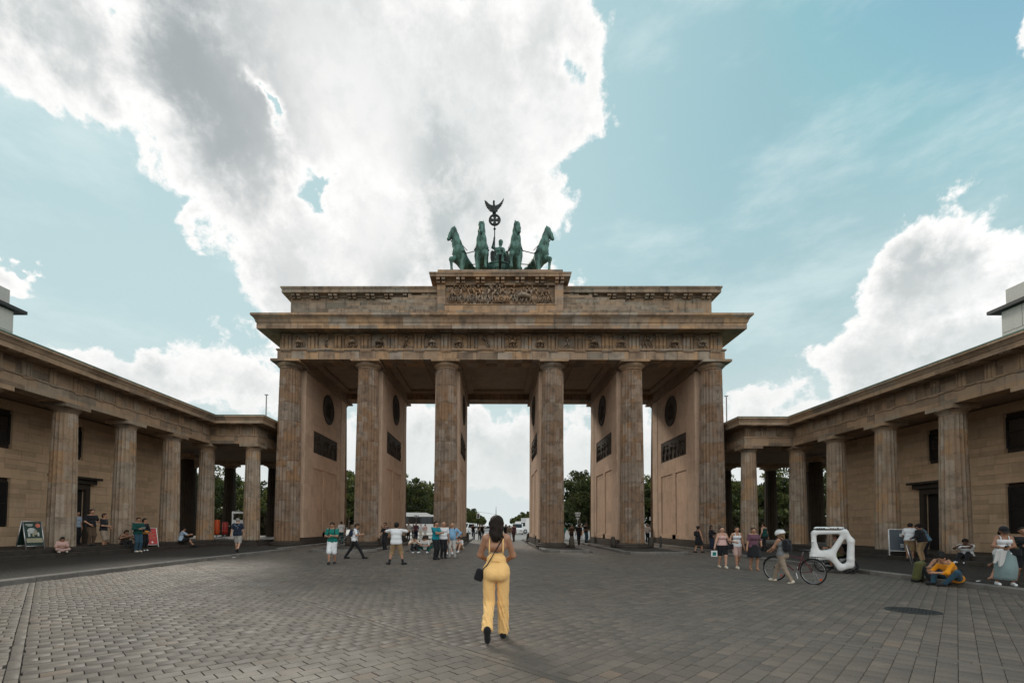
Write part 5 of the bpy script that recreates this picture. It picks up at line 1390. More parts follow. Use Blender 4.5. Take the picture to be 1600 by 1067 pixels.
    if st != 'bald':
        s = SDF(.025); c = s.cap
        c(Hc+hu*.038-hf*.018, Hc+hu*.038+hf*.008, .098); c(Hc-hf*.03+hu*.0, Hc-hf*.035-hu*.03, .085, .075)
        s.cut(Hc+hf*.045+hu*.03, hf*.8-hu*.62)
        if st == 'cropped': s.cut(Hc-hu*.005, -hu)
        if st in ('long', 'verylong'):
            L_ = .13 if st == 'long' else .175
            s2 = SDF(.03); s2.cap(Hc-hf*.03+hu*.03, Hc-hf*.065-hu*L_, .09, .076)
            for q in (-1, 1): s2.cap(Hc+hs*.062*q-hf*.03+hu*.02, Hc+hs*.06*q-hf*.05-hu*(L_-.03), .042, .035)
            s2.cut(Hc+hf*.035, hf)
            hm = s2.mesh('hair', min(h, .016), 'hair_'+hc, lambda Q: .0055*np.sin(Q[..., 0]*110+3*np.sin(Q[..., 2]*22))+.004*np.sin(Q[..., 2]*55+Q[..., 0]*20)); link('hair', hm, o)
        if st == 'bun': c(Hc-hf*.10+hu*.06, Hc-hf*.12+hu*.08, .045)
        if st == 'tail': c(Hc-hf*.11+hu*.0, Hc-hf*.13-hu*.18, .035, .02)
        link('hair', s.mesh('hair', min(h, .016), 'hair_'+hc), o)
    if extra: extra(o, dict(P=P, up=up, sx=sx, fw=fw, shd=shd, N=N, Hc=Hc, hf=hf, hu=hu, hs=hs, elb=elb, wri=wri, knee=knee, ank=ank, Cc=Cc, hip=hip, S=S))
    return o
def world_of(o, p): 
    return Matrix.LocRotScale(o.location, o.rotation_euler, o.scale) @ Vector(p)
def at_person(obj, o):
    """a carried thing is modelled in the carrier's frame and stands there as a thing of its own"""
    obj.matrix_world = Matrix.LocRotScale(o.location, o.rotation_euler, o.scale); return obj
def backpack(o, d, label, mat='black', w=.15, hh=.2, straps=True, one=False):
    m = SDF(.05); c_ = d['P']+d['up']*.30-d['fw']*.185; u, s_, f = d['up'], d['sx'], d['fw']
    m.cap(c_-s_*w*.55-u*hh*.6, c_-s_*w*.55+u*hh*.6, .085); m.cap(c_+s_*w*.55-u*hh*.6, c_+s_*w*.55+u*hh*.6, .085); m.cap(c_-u*hh*.55-f*.05, c_-u*hh*.1-f*.05, .08)
    bp = link('backpack', m.mesh('backpack', .024, C(mat)), None); tag(bp, label, 'backpack'); at_person(bp, o)
    for q in (-1, 1):
        sh = d['shd'][0].lerp(d['shd'][1], .5+.3*q)
        MB().tube([c_+u*hh*.6+s_*q*.07+f*.06, sh+u*.075-f*.03, sh+u*.05+f*.075, d['Cc']+s_*q*.11+f*.12-u*.02, d['Cc']+s_*q*.135+f*.03-u*.14, c_-u*hh*.6+s_*q*.09+f*.06], .018, 6).build('strap', C(mat), bp, True)
    return bp
def handbag(o, pts, c_, size, label, mat='black', cat='bag', nm='handbag'):
    b_ = MB().box(-size[0]/2, size[0]/2, -size[1]/2, size[1]/2, -size[2]/2, size[2]/2, min(size)*.2)
    b_.v = [tuple(Vector(v)+Vector(c_)) for v in b_.v]
    t = b_.build(nm, C(mat), None); tag(t, label, cat); at_person(t, o)
    if pts: MB().tube(pts, .009, 5).build('strap', C(mat), t, True)
    return t
def phone(o, d, label, hand=1):
    w = d['wri'][hand]; dr = (w-d['elb'][hand]).normalized(); c_ = w+dr*.1+Vector((0, 0, .02))
    q = MB().obox(c_, d['sx'], (d['fw']*.5+Vector((0, 0, .85))).normalized(), (d['fw']*.85-Vector((0, 0, .5))).normalized(), .038, .075, .006).build('phone', 'black_metal', None); tag(q, label, 'phone'); return at_person(q, o)

# the woman in yellow
def build_main():
    def ex(o, d): pass
    h = .0105
    P = Vector((0, 0, .955)); 
    o = person('woman in a yellow strap jumpsuit walking away with long dark hair and bare shoulders', (-.21, -25.2, 0), R_(-2), 1.74, feet=((-.105, -.30, .125), (.10, .12)), pelvis=(0, -.03, .945),
               hands=((-.10, .26, 1.06), (.10, .26, 1.06)), elbow=((-1, -.55, -.4), (1, -.55, -.4)), heelup=(1.05, 0), fem=True, skin_='tan', hair=('verylong', 'darkbrown'), top=('yellow', 0, -.006, .06, .265), bottom=('wide', 'yellow'), shoes='black', h=h, head=(.05, -.12), straps=.0105, fat=.89)
    # crossbody bag: strap from the right shoulder to the left hip, small black bag
    pts = [(.125, -.02, 1.475), (.10, -.085, 1.435), (-.01, -.125, 1.24), (-.115, -.135, 1.06), (-.185, -.08, .98)]
    t = MB().box(-.075, .05, -.035, .035, -.1, .07, .02); t.v = [tuple(Matrix.Rotation(.35, 3, 'Y') @ Vector(v)+Vector((-.215, -.06, .915))) for v in t.v]
    b = t.build('crossbody_bag', C('black'), None); tag(b, 'small black crossbody bag at the left hip of the woman in yellow', 'bag'); at_person(b, o)
    MB().tube(pts, .0085, 6).tube([(.125, -.02, 1.475), (.13, .05, 1.46), (.06, .13, 1.3), (-.1, .15, 1.05), (-.185, -.0, .97)], .0085, 6).build('strap', C('black'), b, True)
    MB().tube([(.125*math.cos(a), -.03+.09*math.sin(a), 1.10+.003*math.sin(2*a)) for a in [2*PI*i/28 for i in range(28)]], .006, 5, closed=True).build('waist_seam', C('yellow'), o, True)
build_main()
# ------------------------------------------------------------------ the other people: feet positions on the plaza, facing +y = away from the gate camera side
FC = PI            # facing the photographer
def walk(a=.26): return ((-.08, -a), (.08, a))
DOWN = ((-.27, .03, .82), (.27, .08, .84))
# left of the middle
def ex(o, d): backpack(o, d, 'dark backpack on the man in the teal shirt', 'black', .13, .17); phone(o, d, 'dark phone in the hands of the man in the teal shirt', 1)
person('man in a teal shirt and white knee shorts looking at his phone, dark backpack straps', (-6.75, -13.4, 0), FC+.1, 1.72, feet=walk(.15), hands=((-.06, .30, 1.15), (.10, .28, 1.12)), head=(.0, -.45), skin_='tan', hair=('cropped', 'brown'), top=('teal', .5, .012), bottom=('shorts', 'white', .05), extra=ex, fat=1.05)
def ex(o, d): backpack(o, d, 'dark backpack on the striding man in a white shirt and dark trousers', 'navy', .12, .16)
person('man in a white shirt and dark trousers striding to the right with a backpack', (-6.75, -10.5, 0), -PI/2+.1, 1.78, feet=((-.07, -.42), (.07, .42)), hands=((-.12, .32, 1.12), (.16, .34, 1.1)), lean=.14, head=(0, -.35), skin_='tan', hair=('short', 'brown'), top=('white', .5, .012), bottom=('trousers', 'black'), extra=ex)
def ex(o, d): phone(o, d, 'phone held up by the dark clothed person behind the white T-shirt', 0)
person('person in dark clothes holding up a phone behind the man in the white T-shirt', (-7.2, -2.8, 0), FC-.5, 1.76, hands=((-.22, .42, 1.38), (.2, .2, 1.1)), skin_='mid', hair=('short', 'black'), top=('black', 1, .02), bottom=('trousers', 'black'), extra=ex)
person('sturdy man seen from behind in a white T-shirt and khaki shorts, legs apart, arms raised', (-4.17, -13.45, 0), .05, 1.74, feet=((-.27, -.02), (.27, .02)), hands=((-.36, .34, 1.36), (.36, .34, 1.36)), elbow=((-1, -.1, -.25), (1, -.1, -.25)), toes=((-.7, .7), (.7, .7)), skin_='tan', hair=('short', 'black'), top=('white', .52, .03, -.02), bottom=('shorts', 'khaki', .12), fat=1.22, belly=.03, shoes='black', face=False, socks='black')
sit = dict(pelvis=(0, 0, .24), feet=((-.14, .58), (.14, .55)), pole_knee=(0, .1, 1), lean=.42)
person('person in a pale T-shirt and black trousers sitting on the kerb, knees up, white shoes', (-4.9, -5.55, 0), FC+.35, 1.75, hands=((-.10, .48, .62), (.12, .45, .62)), head=(-.3, -.6), skin_='tan', hair=('short', 'black'), top=('cream', .5, .012), bottom=('trousers', 'black'), shoes='white', **sit)
person('person in a checked white shirt and dark teal trousers sitting on the kerb', (-4.2, -5.5, 0), FC-.15, 1.75, hands=((-.12, .46, .42), (.14, .46, .42)), head=(.2, -.65), skin_='tan', hair=('short', 'black'), top=('offwhite', .5, .012), bottom=('trousers', 'darkgreen'), shoes='white', pelvis=(0, 0, .24), feet=((-.24, .42), (.24, .42)), pole_knee=((-.8, .2, .6), (.8, .2, .6)), lean=.42)
person('man in a bright blue polo shirt and black trousers with crossed arms', (-2.97, -10.65, 0), FC+.9, 1.79, feet=((-.1, -.02), (.1, .03)), hands=((.10, .26, 1.17), (-.10, .28, 1.2)), skin_='tan', hair=('short', 'black'), top=('polo', .5, .012), bottom=('trousers', 'black'), elbow=((-.8, .3, -.6), (.8, .3, -.6)))
person('man in a white shirt half hidden behind the man in the blue polo shirt', (-2.68, -10.0, 0), FC+.4, 1.78, hands=DOWN, skin_='tan', hair=('bald', 'grey'), top=('white', .5, .012), bottom=('trousers', 'black'))
def ex(o, d): backpack(o, d, 'dark backpack on the stout man in the light blue shirt', 'navy', .12, .16)
person('stout balding man in light blue shirt and stone trousers, hand on his hip', (-2.28, -9.75, 0), FC-.1, 1.74, feet=((-.13, .0), (.13, .03)), hands=((-.25, .07, 1.02), (.26, .1, .86)), elbow=((-1, -.3, .1), (.8, -.6, -.2)), skin_='tan', hair=('bald', 'grey'), top=('lightblue', 1, .02), bottom=('trousers', 'stonegrey'), fat=1.12, belly=.05, extra=ex, shoes='grey')
person('person in a pink shirt crouching on the kerb behind the light blue shirt', (-2.95, -6.4, 0), FC+.5, 1.7, hands=((-.05, .44, .66), (.14, .46, .55)), head=(-.2, -.5), skin_='fair', hair=('short', 'black'), top=('pink', .5, .01), bottom=('shorts', 'black', -.1), shoes='white', **sit)
person('person sitting on the kerb with bare legs at the right of the stone trousers', (-2.25, -4.7, 0), FC-.4, 1.7, hands=((-.1, .4, .6), (.12, .42, .6)), head=(.3, -.4), skin_='fair', hair=('short', 'brown'), top=('offwhite', .5, .01), bottom=('shorts', 'khaki', -.12), shoes='white', **sit)
# riders and onlookers in the passages
def bicycle(loc, rz, label, frame='black_metal', light=True):
    t = thing('bicycle', label, 'bicycle', loc, rz); R = .345; wb = 1.1
    for x in (-wb/2, wb/2):
        w = MB().tube([(x+R*math.cos(a), 0, R+R*math.sin(a)) for a in [2*PI*i/32 for i in range(32)]], .019, 6, closed=True).build('tyre', 'rubber', t, True)
        MB().tube([(x+(R-.025)*math.cos(a), 0, R+(R-.025)*math.sin(a)) for a in [2*PI*i/28 for i in range(28)]], .009, 4, closed=True).build('rim', 'steel', w, True)
        sp = MB()
        for i in range(14):
            a = 2*PI*i/14; sp.tube([(x+.02*math.cos(a+.6), .02*(-1)**i, R+.02*math.sin(a+.6)), (x+(R-.03)*math.cos(a), 0, R+(R-.03)*math.sin(a))], .0022, 3)
        sp.build('spokes', 'steel', w); MB().tube([(x, -.05, R), (x, .05, R)], .022, 8).build('hub', 'steel', w)
        if light: MB().box(x-.02+.2, x+.02+.2, -.012, .012, R-.22, R-.17).build('reflector', 'orange_wrap', w)
        MB().tube([(x+(R+.03)*math.cos(a), 0, R+(R+.03)*math.sin(a)) for a in np.linspace(.5 if x < 0 else .9, 2.6 if x > 0 else 2.9, 12)], .014, 5).build('mudguard', 'black_metal', t, True)
    f = -wb/2; r = wb/2      # front at -x
    bb = (.12, 0, .28); hd0, hd1 = (f+.18, 0, .62), (f+.13, 0, .86); st = (.27, 0, .80)
    fr = MB().tube([hd0, bb], .019, 7).tube([(f+.15, 0, .78), (.24, 0, .70)], .016, 7).tube([bb, st], .016, 7).tube([bb, (r, .05, R)], .011, 6).tube([bb, (r, -.05, R)], .011, 6).tube([(.25, 0, .74), (r, .05, R)], .010, 6).tube([(.25, 0, .74), (r, -.05, R)], .010, 6).tube([hd0, hd1], .02, 7)
    fr.build('frame', frame, t, True)
    MB().tube([hd0, (f+.1, .05, .5), (f, .05, R)], .012, 6).tube([hd0, (f+.1, -.05, .5), (f, -.05, R)], .012, 6).build('fork', frame, t, True)
    MB().tube([hd1, (f+.11, 0, 1.0)], .014, 6).tube([(f+.24, -.29, 1.03), (f+.16, -.2, 1.04), (f+.1, 0, 1.0), (f+.16, .2, 1.04), (f+.24, .29, 1.03)], .013, 6).build('handlebar', 'black_metal', t, True)
    s = SDF(.03).cap((.42, 0, .93), (.2, 0, .93), .07, .03, (1, 1.1, .5)); link('saddle', s.mesh('saddle', .02, 'black_metal'), t); MB().tube([st, (.30, 0, .90)], .013, 6).build('seat_post', 'steel', t)
    MB().tube([(r-.08, -.06, .76), (r+.32, -.06, .76), (r+.32, .06, .76), (r-.08, .06, .76)], .009, 5).tube([(r+.1, .06, .76), (r, .05, R)], .007, 4).tube([(r+.1, -.06, .76), (r, -.05, R)], .007, 4).build('rack', 'black_metal', t, True)
    MB().lathe([(.09, -.006), (.09, .006)], 20).build('chainring', 'steel', t).matrix_basis = Matrix.Translation((bb[0], -.05, bb[2])) @ Matrix.Rotation(PI/2, 4, 'X')
    MB().tube([(bb[0], -.06, bb[2]), (bb[0]+.05, -.07, bb[2]-.16), (bb[0]+.05, -.16, bb[2]-.16)], .012, 5).tube([(bb[0], .06, bb[2]), (bb[0]-.05, .07, bb[2]+.16), (bb[0]-.05, .16, bb[2]+.16)], .012, 5).build('crank', 'steel', t)
    return t
def ride(label, blabel, x, y, rz, topc, bot, sk='tan', frame='white_paint'):
    bicycle((x, y, 0), rz+PI/2, blabel, frame, False)
    person(label, (x, y, 0), rz, 1.72, pelvis=(0, -.30, .99), feet=((-.10, -.05, .1), (.10, -.15, .36)), hands=((-.24, .40, 1.04), (.24, .40, 1.04)), lean=.3, skin_=sk, top=(topc, .5, .012), bottom=bot, hair=('short', 'black'))
ride('cyclist in dark clothes riding toward the camera at the left side of the middle passage', 'white bicycle under the left one of the two riders', -2.5, 16.0, FC+.15, 'black', ('trousers', 'navy'))
ride('cyclist in a dark red top riding just left of the walking woman in yellow', 'white bicycle next to the dark hair of the walking woman', -1.62, 16.4, FC-.1, 'black', ('trousers', 'black'))
person('person in a dark top standing behind the two riders', (-1.95, 19.0, 0), FC, 1.76, hands=DOWN, skin_='tan', hair=('short', 'brown'), top=('brown', .5, .01), bottom=('trousers', 'black'))
person('person in black with a white shoulder bag standing in the middle passage', (.9, 16.6, 0), FC+.4, 1.76, hands=DOWN, skin_='tan', hair=('long', 'black'), top=('black', 1, .01), bottom=('trousers', 'black'), fem=True)
person('person in a sleeveless dark red top seen from behind in the middle passage', (1.62, 13.6, 0), .3, 1.78, feet=walk(.14), hands=DOWN, skin_='tan', hair=('short', 'fairhair'), top=('plum', 0, .01), bottom=('trousers', 'brown'), face=False)
person('person in a beige T-shirt at the right of the couple in the middle passage', (1.2, 14.2, 0), FC, 1.66, hands=DOWN, skin_='tan', hair=('short', 'brown'), top=('beige', .5, .01), bottom=('shorts', 'white', .05))
person('person in a patterned dark T-shirt standing between the two right columns of the middle', (6.55, 9.0, 0), FC+.2, 1.72, hands=((-.12, .25, 1.1), (.25, .1, .9)), skin_='tan', hair=('short', 'brown'), top=('brown', .5, .02), bottom=('trousers', 'black'))
person('person in black seen from behind walking through the passage right of the middle', (6.75, 6.5, 0), .1, 1.78, feet=walk(.16), hands=DOWN, skin_='mid', hair=('short', 'black'), top=('black', .5, .02), bottom=('trousers', 'black'), face=False)
person('dark clothed person leaning by the pier right of the inner right passage', (7.75, 8.6, .12), FC+.6, 1.76, hands=((-.1, .22, 1.1), (.1, .22, 1.12)), skin_='mid', hair=('short', 'black'), top=('black', .5, .02), bottom=('trousers', 'denim'))
person('person in a white top and red shorts beyond the inner right passage', (10.6, 26, 0), FC, 1.7, hands=DOWN, skin_='fair', hair=('short', 'fairhair'), top=('white', .5, .01), bottom=('shorts', 'orange', -.1))
person('person in a white T-shirt and dark green shorts far beyond the inner right passage', (11.75, 29, 0), FC+.5, 1.8, hands=DOWN, skin_='fair', hair=('short', 'brown'), top=('white', .5, .01), bottom=('shorts', 'darkgreen', 0))
person('person in a teal jacket far beyond the inner right passage', (8.1, 24, 0), FC-.5, 1.7, hands=DOWN, skin_='fair', hair=('short', 'brown'), top=('teal', 1, .01), bottom=('trousers', 'black'))
for i, (x, y, a, tp, bt, lab, sk) in enumerate([(-11.75, 2.4, .5, 'offwhite', ('trousers', 'darkgreen'), 'person in a pale shirt in the cluster beyond the outer left passage', 'fair'), (-11.15, 3.4, -.2, 'beige', ('trousers', 'brown'), 'person in a beige jacket with a pale rim in the outer left passage', 'tan'), (-11.5, 5.2, FC, 'white', ('shorts', 'black', 0), 'person in a white cap and shirt in the outer left passage', 'fair'),
        (-8.35, 11.0, FC, 'white', ('trousers', 'black'), 'person in a white top by the pier in the inner left passage', 'tan'), (-7.75, 11.6, FC+.4, 'plum', ('trousers', 'navy'), 'person in a dark red top with a pale cap in the inner left passage', 'tan'), (-9.4, 24.5, FC, 'white', ('trousers', 'cream'), 'person in a white top and cream trousers in front of the coach', 'fair'), (-9.0, 25.4, .4, 'pink', ('shorts', 'white', 0), 'person in a pink top in front of the coach wheel', 'fair'), (-10.3, 24.3, FC, 'grey', ('trousers', 'black'), 'person in grey standing left of the lamp in front of the coach', 'tan')]):
    person(lab, (x, y, .12 if abs(x) > 10.9 and y < 10 or (7.3 < abs(x) < 11 and y < 14) else 0), a, 1.72, hands=DOWN, top=(tp, .5, .015), bottom=bt, skin_=sk, hair=('short', ['brown', 'black', 'fairhair'][i % 3]), face=abs(a) > 1)
bicycle((-10.35, .4, .12), .4, 'dark bicycle parked on the kerbed pavement beside the striding man', 'grey_paint', False)
bicycle((13.9, 10.6, .12), 1.2, 'white bicycle by the pier in the outermost right passage', 'white_paint', False)
person('person in a pale pink top holding a white bicycle in the outermost right passage', (13.55, 9.9, .12), FC, 1.74, hands=((-.2, .3, 1.05), (.2, .3, 1.05)), top=('offwhite', .5, .02), bottom=('trousers', 'black'), skin_='fair', hair=('short', 'black'))
# right side
def ex(o, d):
    w = d['wri'][1]; handbag(o, [w+Vector((0, 0, -.06)), w+Vector((.01, .0, -.16))], w+Vector((.03, .02, -.3)), (.24, .04, .24), 'white plastic bag with green print carried by the pink top woman', 'white')
    t = MB().box(-.07, .07, -.003, .003, -.07, .07).build('green_print', C('teal'), None)
    bag = [q for q in COL.objects if q.name.startswith('handbag')][-1]; t.parent = bag; t.location = w+Vector((.03, .045, -.3))
person('woman in a sleeveless pink top and black shorts laughing with her head back', (8.55, -13.8, 0), FC-.15, 1.62, feet=((-.07, .22), (.07, -.18)), hands=((-.34, .12, .88), (.34, .15, .86)), head=(.1, .30), fem=True, skin_='fair', hair=('tail', 'black'), top=('pink', 0, .012, .09), bottom=('shorts', 'black', -.25), shoes='cream', fat=1.06, extra=ex)
def ex(o, d): handbag(o, [d['shd'][1]+Vector((0, 0, .06)), d['shd'][1]+Vector((.07, .1, -.2)), Vector((.27, .12, .98))], (.27, .12, .9), (.2, .09, .2), 'black shoulder bag of the woman in the white top')
person('woman in a white tank top and patterned shorts with sunglasses', (9.0, -14.0, 0), FC-.1, 1.64, feet=((-.07, -.15), (.07, .2)), hands=((-.24, .14, .86), (.16, .26, 1.08)), fem=True, skin_='tan', hair=('tail', 'brown'), top=('white', 0, .01), bottom=('shorts', 'floral', -.2), shoes='cream', extra=ex)
person('woman in a plum striped blouse and black knee skirt', (9.36, -14.5, 0), FC-.1, 1.60, feet=((-.09, .12), (.09, -.1)), hands=((-.22, .2, 1.02), (.28, .06, .82)), fem=True, skin_='tan', hair=('tail', 'brown'), top=('plum', .5, .012, .02), bottom=('skirt', 'black', .52, .23), shoes='sandal', fat=1.1)
person('man in a dark teal tank top and black trousers with a white side stripe', (16.2, -3.6, .12), .5, 1.78, feet=walk(.2), hands=((-.3, .1, .9), (.3, .0, .86)), lean=.12, skin_='fair', hair=('short', 'brown'), top=('darkgreen', 0, .02), bottom=('trousers', 'black'), face=False,
       extra=lambda o, d: MB().tube([d['hip'][1]+Vector((.10, 0, 0)), d['knee'][1]+Vector((.085, 0, 0)), d['ank'][1]+Vector((.075, 0, 0))], .014, 5).build('side_stripe', C('white'), o))
def ex(o, d): backpack(o, d, 'small black backpack on the woman in a black dress by the column', 'black', .1, .13)
person('woman in a black sleeveless dress with a backpack walking right past the outermost right column', (12.2, -3.5, 0), -PI/2+.3, 1.68, feet=walk(.22), hands=DOWN, fem=True, skin_='tan', hair=('bun', 'black'), top=('black', 0, .01), bottom=('skirt', 'black', .5, .21), extra=ex, face=False)
person('person in a long dark coat in the shade of the outermost right column', (13.7, -2.0, .0), FC+.7, 1.72, hands=((-.15, .25, 1.2), (.2, .2, 1.0)), fem=True, skin_='mid', hair=('long', 'black'), top=('black', 1, .02), bottom=('skirt', 'navy', .2, .25))
# woman pushing a bicycle
bdir = math.atan2(.91, -.41)           # travel direction
bicycle((8.42, -18.2, 0), bdir+PI, 'dark red city bicycle pushed by the woman with the white helmet', 'red_bike' if 'red_bike' in MATS else 'bike_red' if 'bike_red' in MATS else 'black_metal')
def ex(o, d):
    backpack(o, d, 'black backpack on the woman with the white helmet', 'black', .14, .2)
    Hc, hu, hf, hs = d['Hc'], d['hu'], d['hf'], d['hs']
    s = SDF(.03).cap(Hc+hu*.045-hf*.045, Hc+hu*.045+hf*.035, .118); s.cut(Hc+hu*.0-hf*.0, -hu-hf*.25); link('helmet', s.mesh('helmet', .012, 'white_paint'), o)
    m = MB()
    for q in (-1, 0, 1): m.tube([Hc+hu*.16+hf*.08+hs*.05*q, Hc+hu*.172-hf*.0+hs*.055*q, Hc+hu*.15-hf*.12+hs*.05*q], .009, 4)
    m.build('helmet_vent', 'grey_paint', o, True)
person('woman with a white helmet in a tank top and beige trousers walking a bicycle', (8.07, -18.33, 0), bdir-PI/2, 1.56, feet=((-.08, -.30), (.06, .36)), hands=((-.1, .42, 1.0), (.2, .48, 1.02)), lean=.08, fem=True, skin_='tan', hair=('tail', 'fairhair'), top=('grey', 0, .012), bottom=('trousers', 'beige'), shoes='cream', extra=ex, h=.018, heelup=(.5, 0))
# pedicab
def pedicab():
    t = thing('pedicab', 'white moulded pedicab with big triangular openings and a driver inside', 'pedicab', (11.75, -15.2, 0), R_(-35)); t.scale = (.88, .88, .9)
    s = SDF(.06); X = lambda px, z: (px*.87-.66, z*1.12)
    for y in (-.4, .4):
        def c(a, b, r, r2=None): A = X(*a); B = X(*b); s.cap((A[0], y, A[1]), (B[0], y, B[1]), r, r2, (1, .62, 1))
        c((.10, .56), (.06, 1.36), .11, .085); c((.2, .72), (.12, .95), .09, .05); c((.1, .48), (.36, .56), .10, .09); c((.10, 1.38), (1.22, 1.43), .075); c((1.22, 1.42), (1.42, 1.12), .10); c((1.42, 1.12), (1.38, .32), .11, .12)
        c((1.20, 1.38), (.70, .62), .085, .12); c((.06, .55), (.70, .58), .14, .14); c((.70, .58), (1.04, .2), .12, .11); c((1.04, .2), (1.38, .3), .11)
        c((.42, .66), (.14, .66), .10); c((.52, .7), (.74, .72), .10)
    for (px, z, r) in ((.06, .56, .10), (.04, .7, .06), (.10, 1.38, .05), (1.22, 1.44, .06), (1.44, 1.1, .07), (1.40, .5, .10), (1.1, .22, .08)):
        A = X(px, z); s.cap((A[0], -.4, A[1]), (A[0], .4, A[1]), r)
    for q in range(12): A = X(.12+.1*q, 1.425); s.cap((A[0], -.38, A[1]), (A[0], .38, A[1]), .055)
    for q in range(9): A = X(1.43, .4+.085*q); s.cap((A[0], -.38, A[1]), (A[0], .38, A[1]), .075)
    for q in range(4): A = X(.02+.01*q, .52+.08*q); s.cap((A[0], -.35, A[1]), (A[0], .35, A[1]), .10)
    link('shell', s.mesh('shell', .026, 'white_paint'), t)
    A0, A1 = X(.12, 1.45), X(1.2, 1.47)
    MB().box(A0[0], A1[0], -.44, .44, A0[1]+.035, A0[1]+.05).build('roof_strip', 'black_metal', t)
    for cx_, w in ((.36, .32), (.9, .38)):
        m = SDF(.05); A = X(cx_, 1.5); m.cap((A[0]-w*.5, -.28, A[1]), (A[0]+w*.5, -.28, A[1]), .11); m.cap((A[0]-w*.5, .28, A[1]), (A[0]+w*.5, .28, A[1]), .11); m.cut((0, 0, A[1]+.02), (0, 0, -1)); b = link('roof_hump', m.mesh('roof_hump', .025, 'white_paint'), t)
        g = MB(); r = random.Random(int(cx_*10))
        for i in range(7 if cx_ > .5 else 4): 
            x = A[0]-w*.5+i*.075; g.box(x, x+.05, -.398, -.39, A[1]+.035, A[1]+.05+.03*r.random())
        g.build('lettering', 'black_metal', b)
    A = X(1.05, .45); MB().box(A[0]-.05, A[0]+.40, -.36, .36, .42, .56, .03).build('bench', C('grey'), t); MB().box(A[0]+.30, A[0]+.40, -.36, .36, .56, 1.05, .04).build('bench_back', C('black'), t)
    MB().box(X(.82, 0)[0], X(1.38, 0)[0], .30, .34, .3, 1.12, .01).build('side_upholstery', C('black'), t)
    MB().box(X(.75, 0)[0], X(1.35, 0)[0], -.36, .36, .26, .3).build('floor', 'black_metal', t)
    for (x, y, r) in ((X(.42, 0)[0], 0, .30), (X(1.36, 0)[0], -.38, .26), (X(1.36, 0)[0], .38, .26)):
        w = MB().tube([(x+r*math.cos(a), y, r+.02+r*math.sin(a)) for a in [2*PI*i/28 for i in range(28)]], .03, 6, closed=True).build('tyre', 'rubber', t, True)
        sp = MB().tube([(x, y-.05, r+.02), (x, y+.05, r+.02)], .03, 8)
        for i in range(10): a = 2*PI*i/10; sp.tube([(x, y, r+.02), (x+r*.95*math.cos(a), y, r+.02+r*.95*math.sin(a))], .004, 3)
        sp.build('spokes', 'steel', w)
    f = X(.42, 0)[0]
    MB().tube([(f, .04, .32), (f+.02, .04, .62), (f+.1, 0, .95)], .018, 6).tube([(f+.22, -.3, 1.0), (f+.1, -.1, .98), (f+.1, .1, .98), (f+.22, .3, 1.0)], .014, 6).build('handlebar', 'black_metal', t, True)
    MB().tube([(f+.1, 0, .35), (f+.9, 0, .35)], .03, 6).tube([(f+.62, 0, .35), (f+.66, 0, .72)], .018, 6).build('chassis', 'black_metal', t, True)
    link('saddle', SDF(.03).cap((f+.5, 0, .76), (f+.76, 0, .76), .06, .09, (1, 1, .5)).mesh('saddle', .02, 'black_metal'), t)
    for y in (-1, 1):
        A = X(.08, 1.05); m = MB().tube([(A[0], y*.4, A[1]), (A[0]-.06, y*.6, A[1]+.02)], .014, 6); m.ball((A[0]-.06, y*.64, A[1]+.03), (.04, .085, .055), 8, 6); m.build('mirror', 'white_paint', t, True)
    A = X(.02, .66); MB().lathe([(.02, -.03), (.07, 0), (.07, .03)], 12, (0, 0, 0)).build('headlight', 'steel', t).matrix_basis = Matrix.Translation((A[0]-.1, 0, A[1])) @ Matrix.Rotation(PI/2, 4, 'Y')
    return t
pc = pedicab()
def ex(o, d):
    Hc, hu, hf, hs = d['Hc'], d['hu'], d['hf'], d['hs']; m = MB().lathe([(.19, 0), (.19, .012), (.105, .02), (.095, .11), (.06, .125), (.0, .125)], 20)
    hh = m.build('hat', C('khaki'), o, 30); hh.location = Hc+hu*.065; hh.rotation_euler = (-.15, 0, 0)
q = person('pedicab driver with a straw hat sitting inside the white pedicab', (11.77, -15.17, 0), R_(-35)+PI/2, 1.5, pelvis=(0, -.28, .80), feet=((-.12, .02, .15), (.12, .1, .3)), hands=((-.2, .22, 1.0), (.2, .22, 1.0)), lean=.22, skin_='tan', hair=('short', 'brown'), top=('brown', .5, .02), bottom=('shorts', 'olive', -.05), extra=ex)
# group by the right A-board
person('man in a white T-shirt and khaki shorts leaning over beside the framed A-board', (18.25, -11.0, .13), -.9, 1.74, hands=((-.1, .32, 1.05), (.15, .34, 1.05)), lean=.22, head=(0, -.55), skin_='mid', hair=('short', 'black'), top=('white', .5, .02), bottom=('shorts', 'khaki', 0), shoes='black')
person('broad person in black top and brown trousers between the white and denim shirts', (18.3, -11.55, .13), .4, 1.68, hands=((-.2, .3, 1.05), (.2, .3, 1.05)), lean=.22, head=(0, -.4), skin_='mid', hair=('short', 'black'), top=('black', 1, .035), bottom=('trousers', 'khaki'), fat=1.2, face=False)
person('person in a blue denim jacket leaning forward at the right of the black top', (18.75, -11.3, .13), .9, 1.74, hands=((-.2, .32, 1.0), (.2, .32, 1.0)), lean=.38, head=(0, -.4), skin_='mid', hair=('short', 'black'), top=('denimblue', 1, .03), bottom=('trousers', 'black'), face=False)
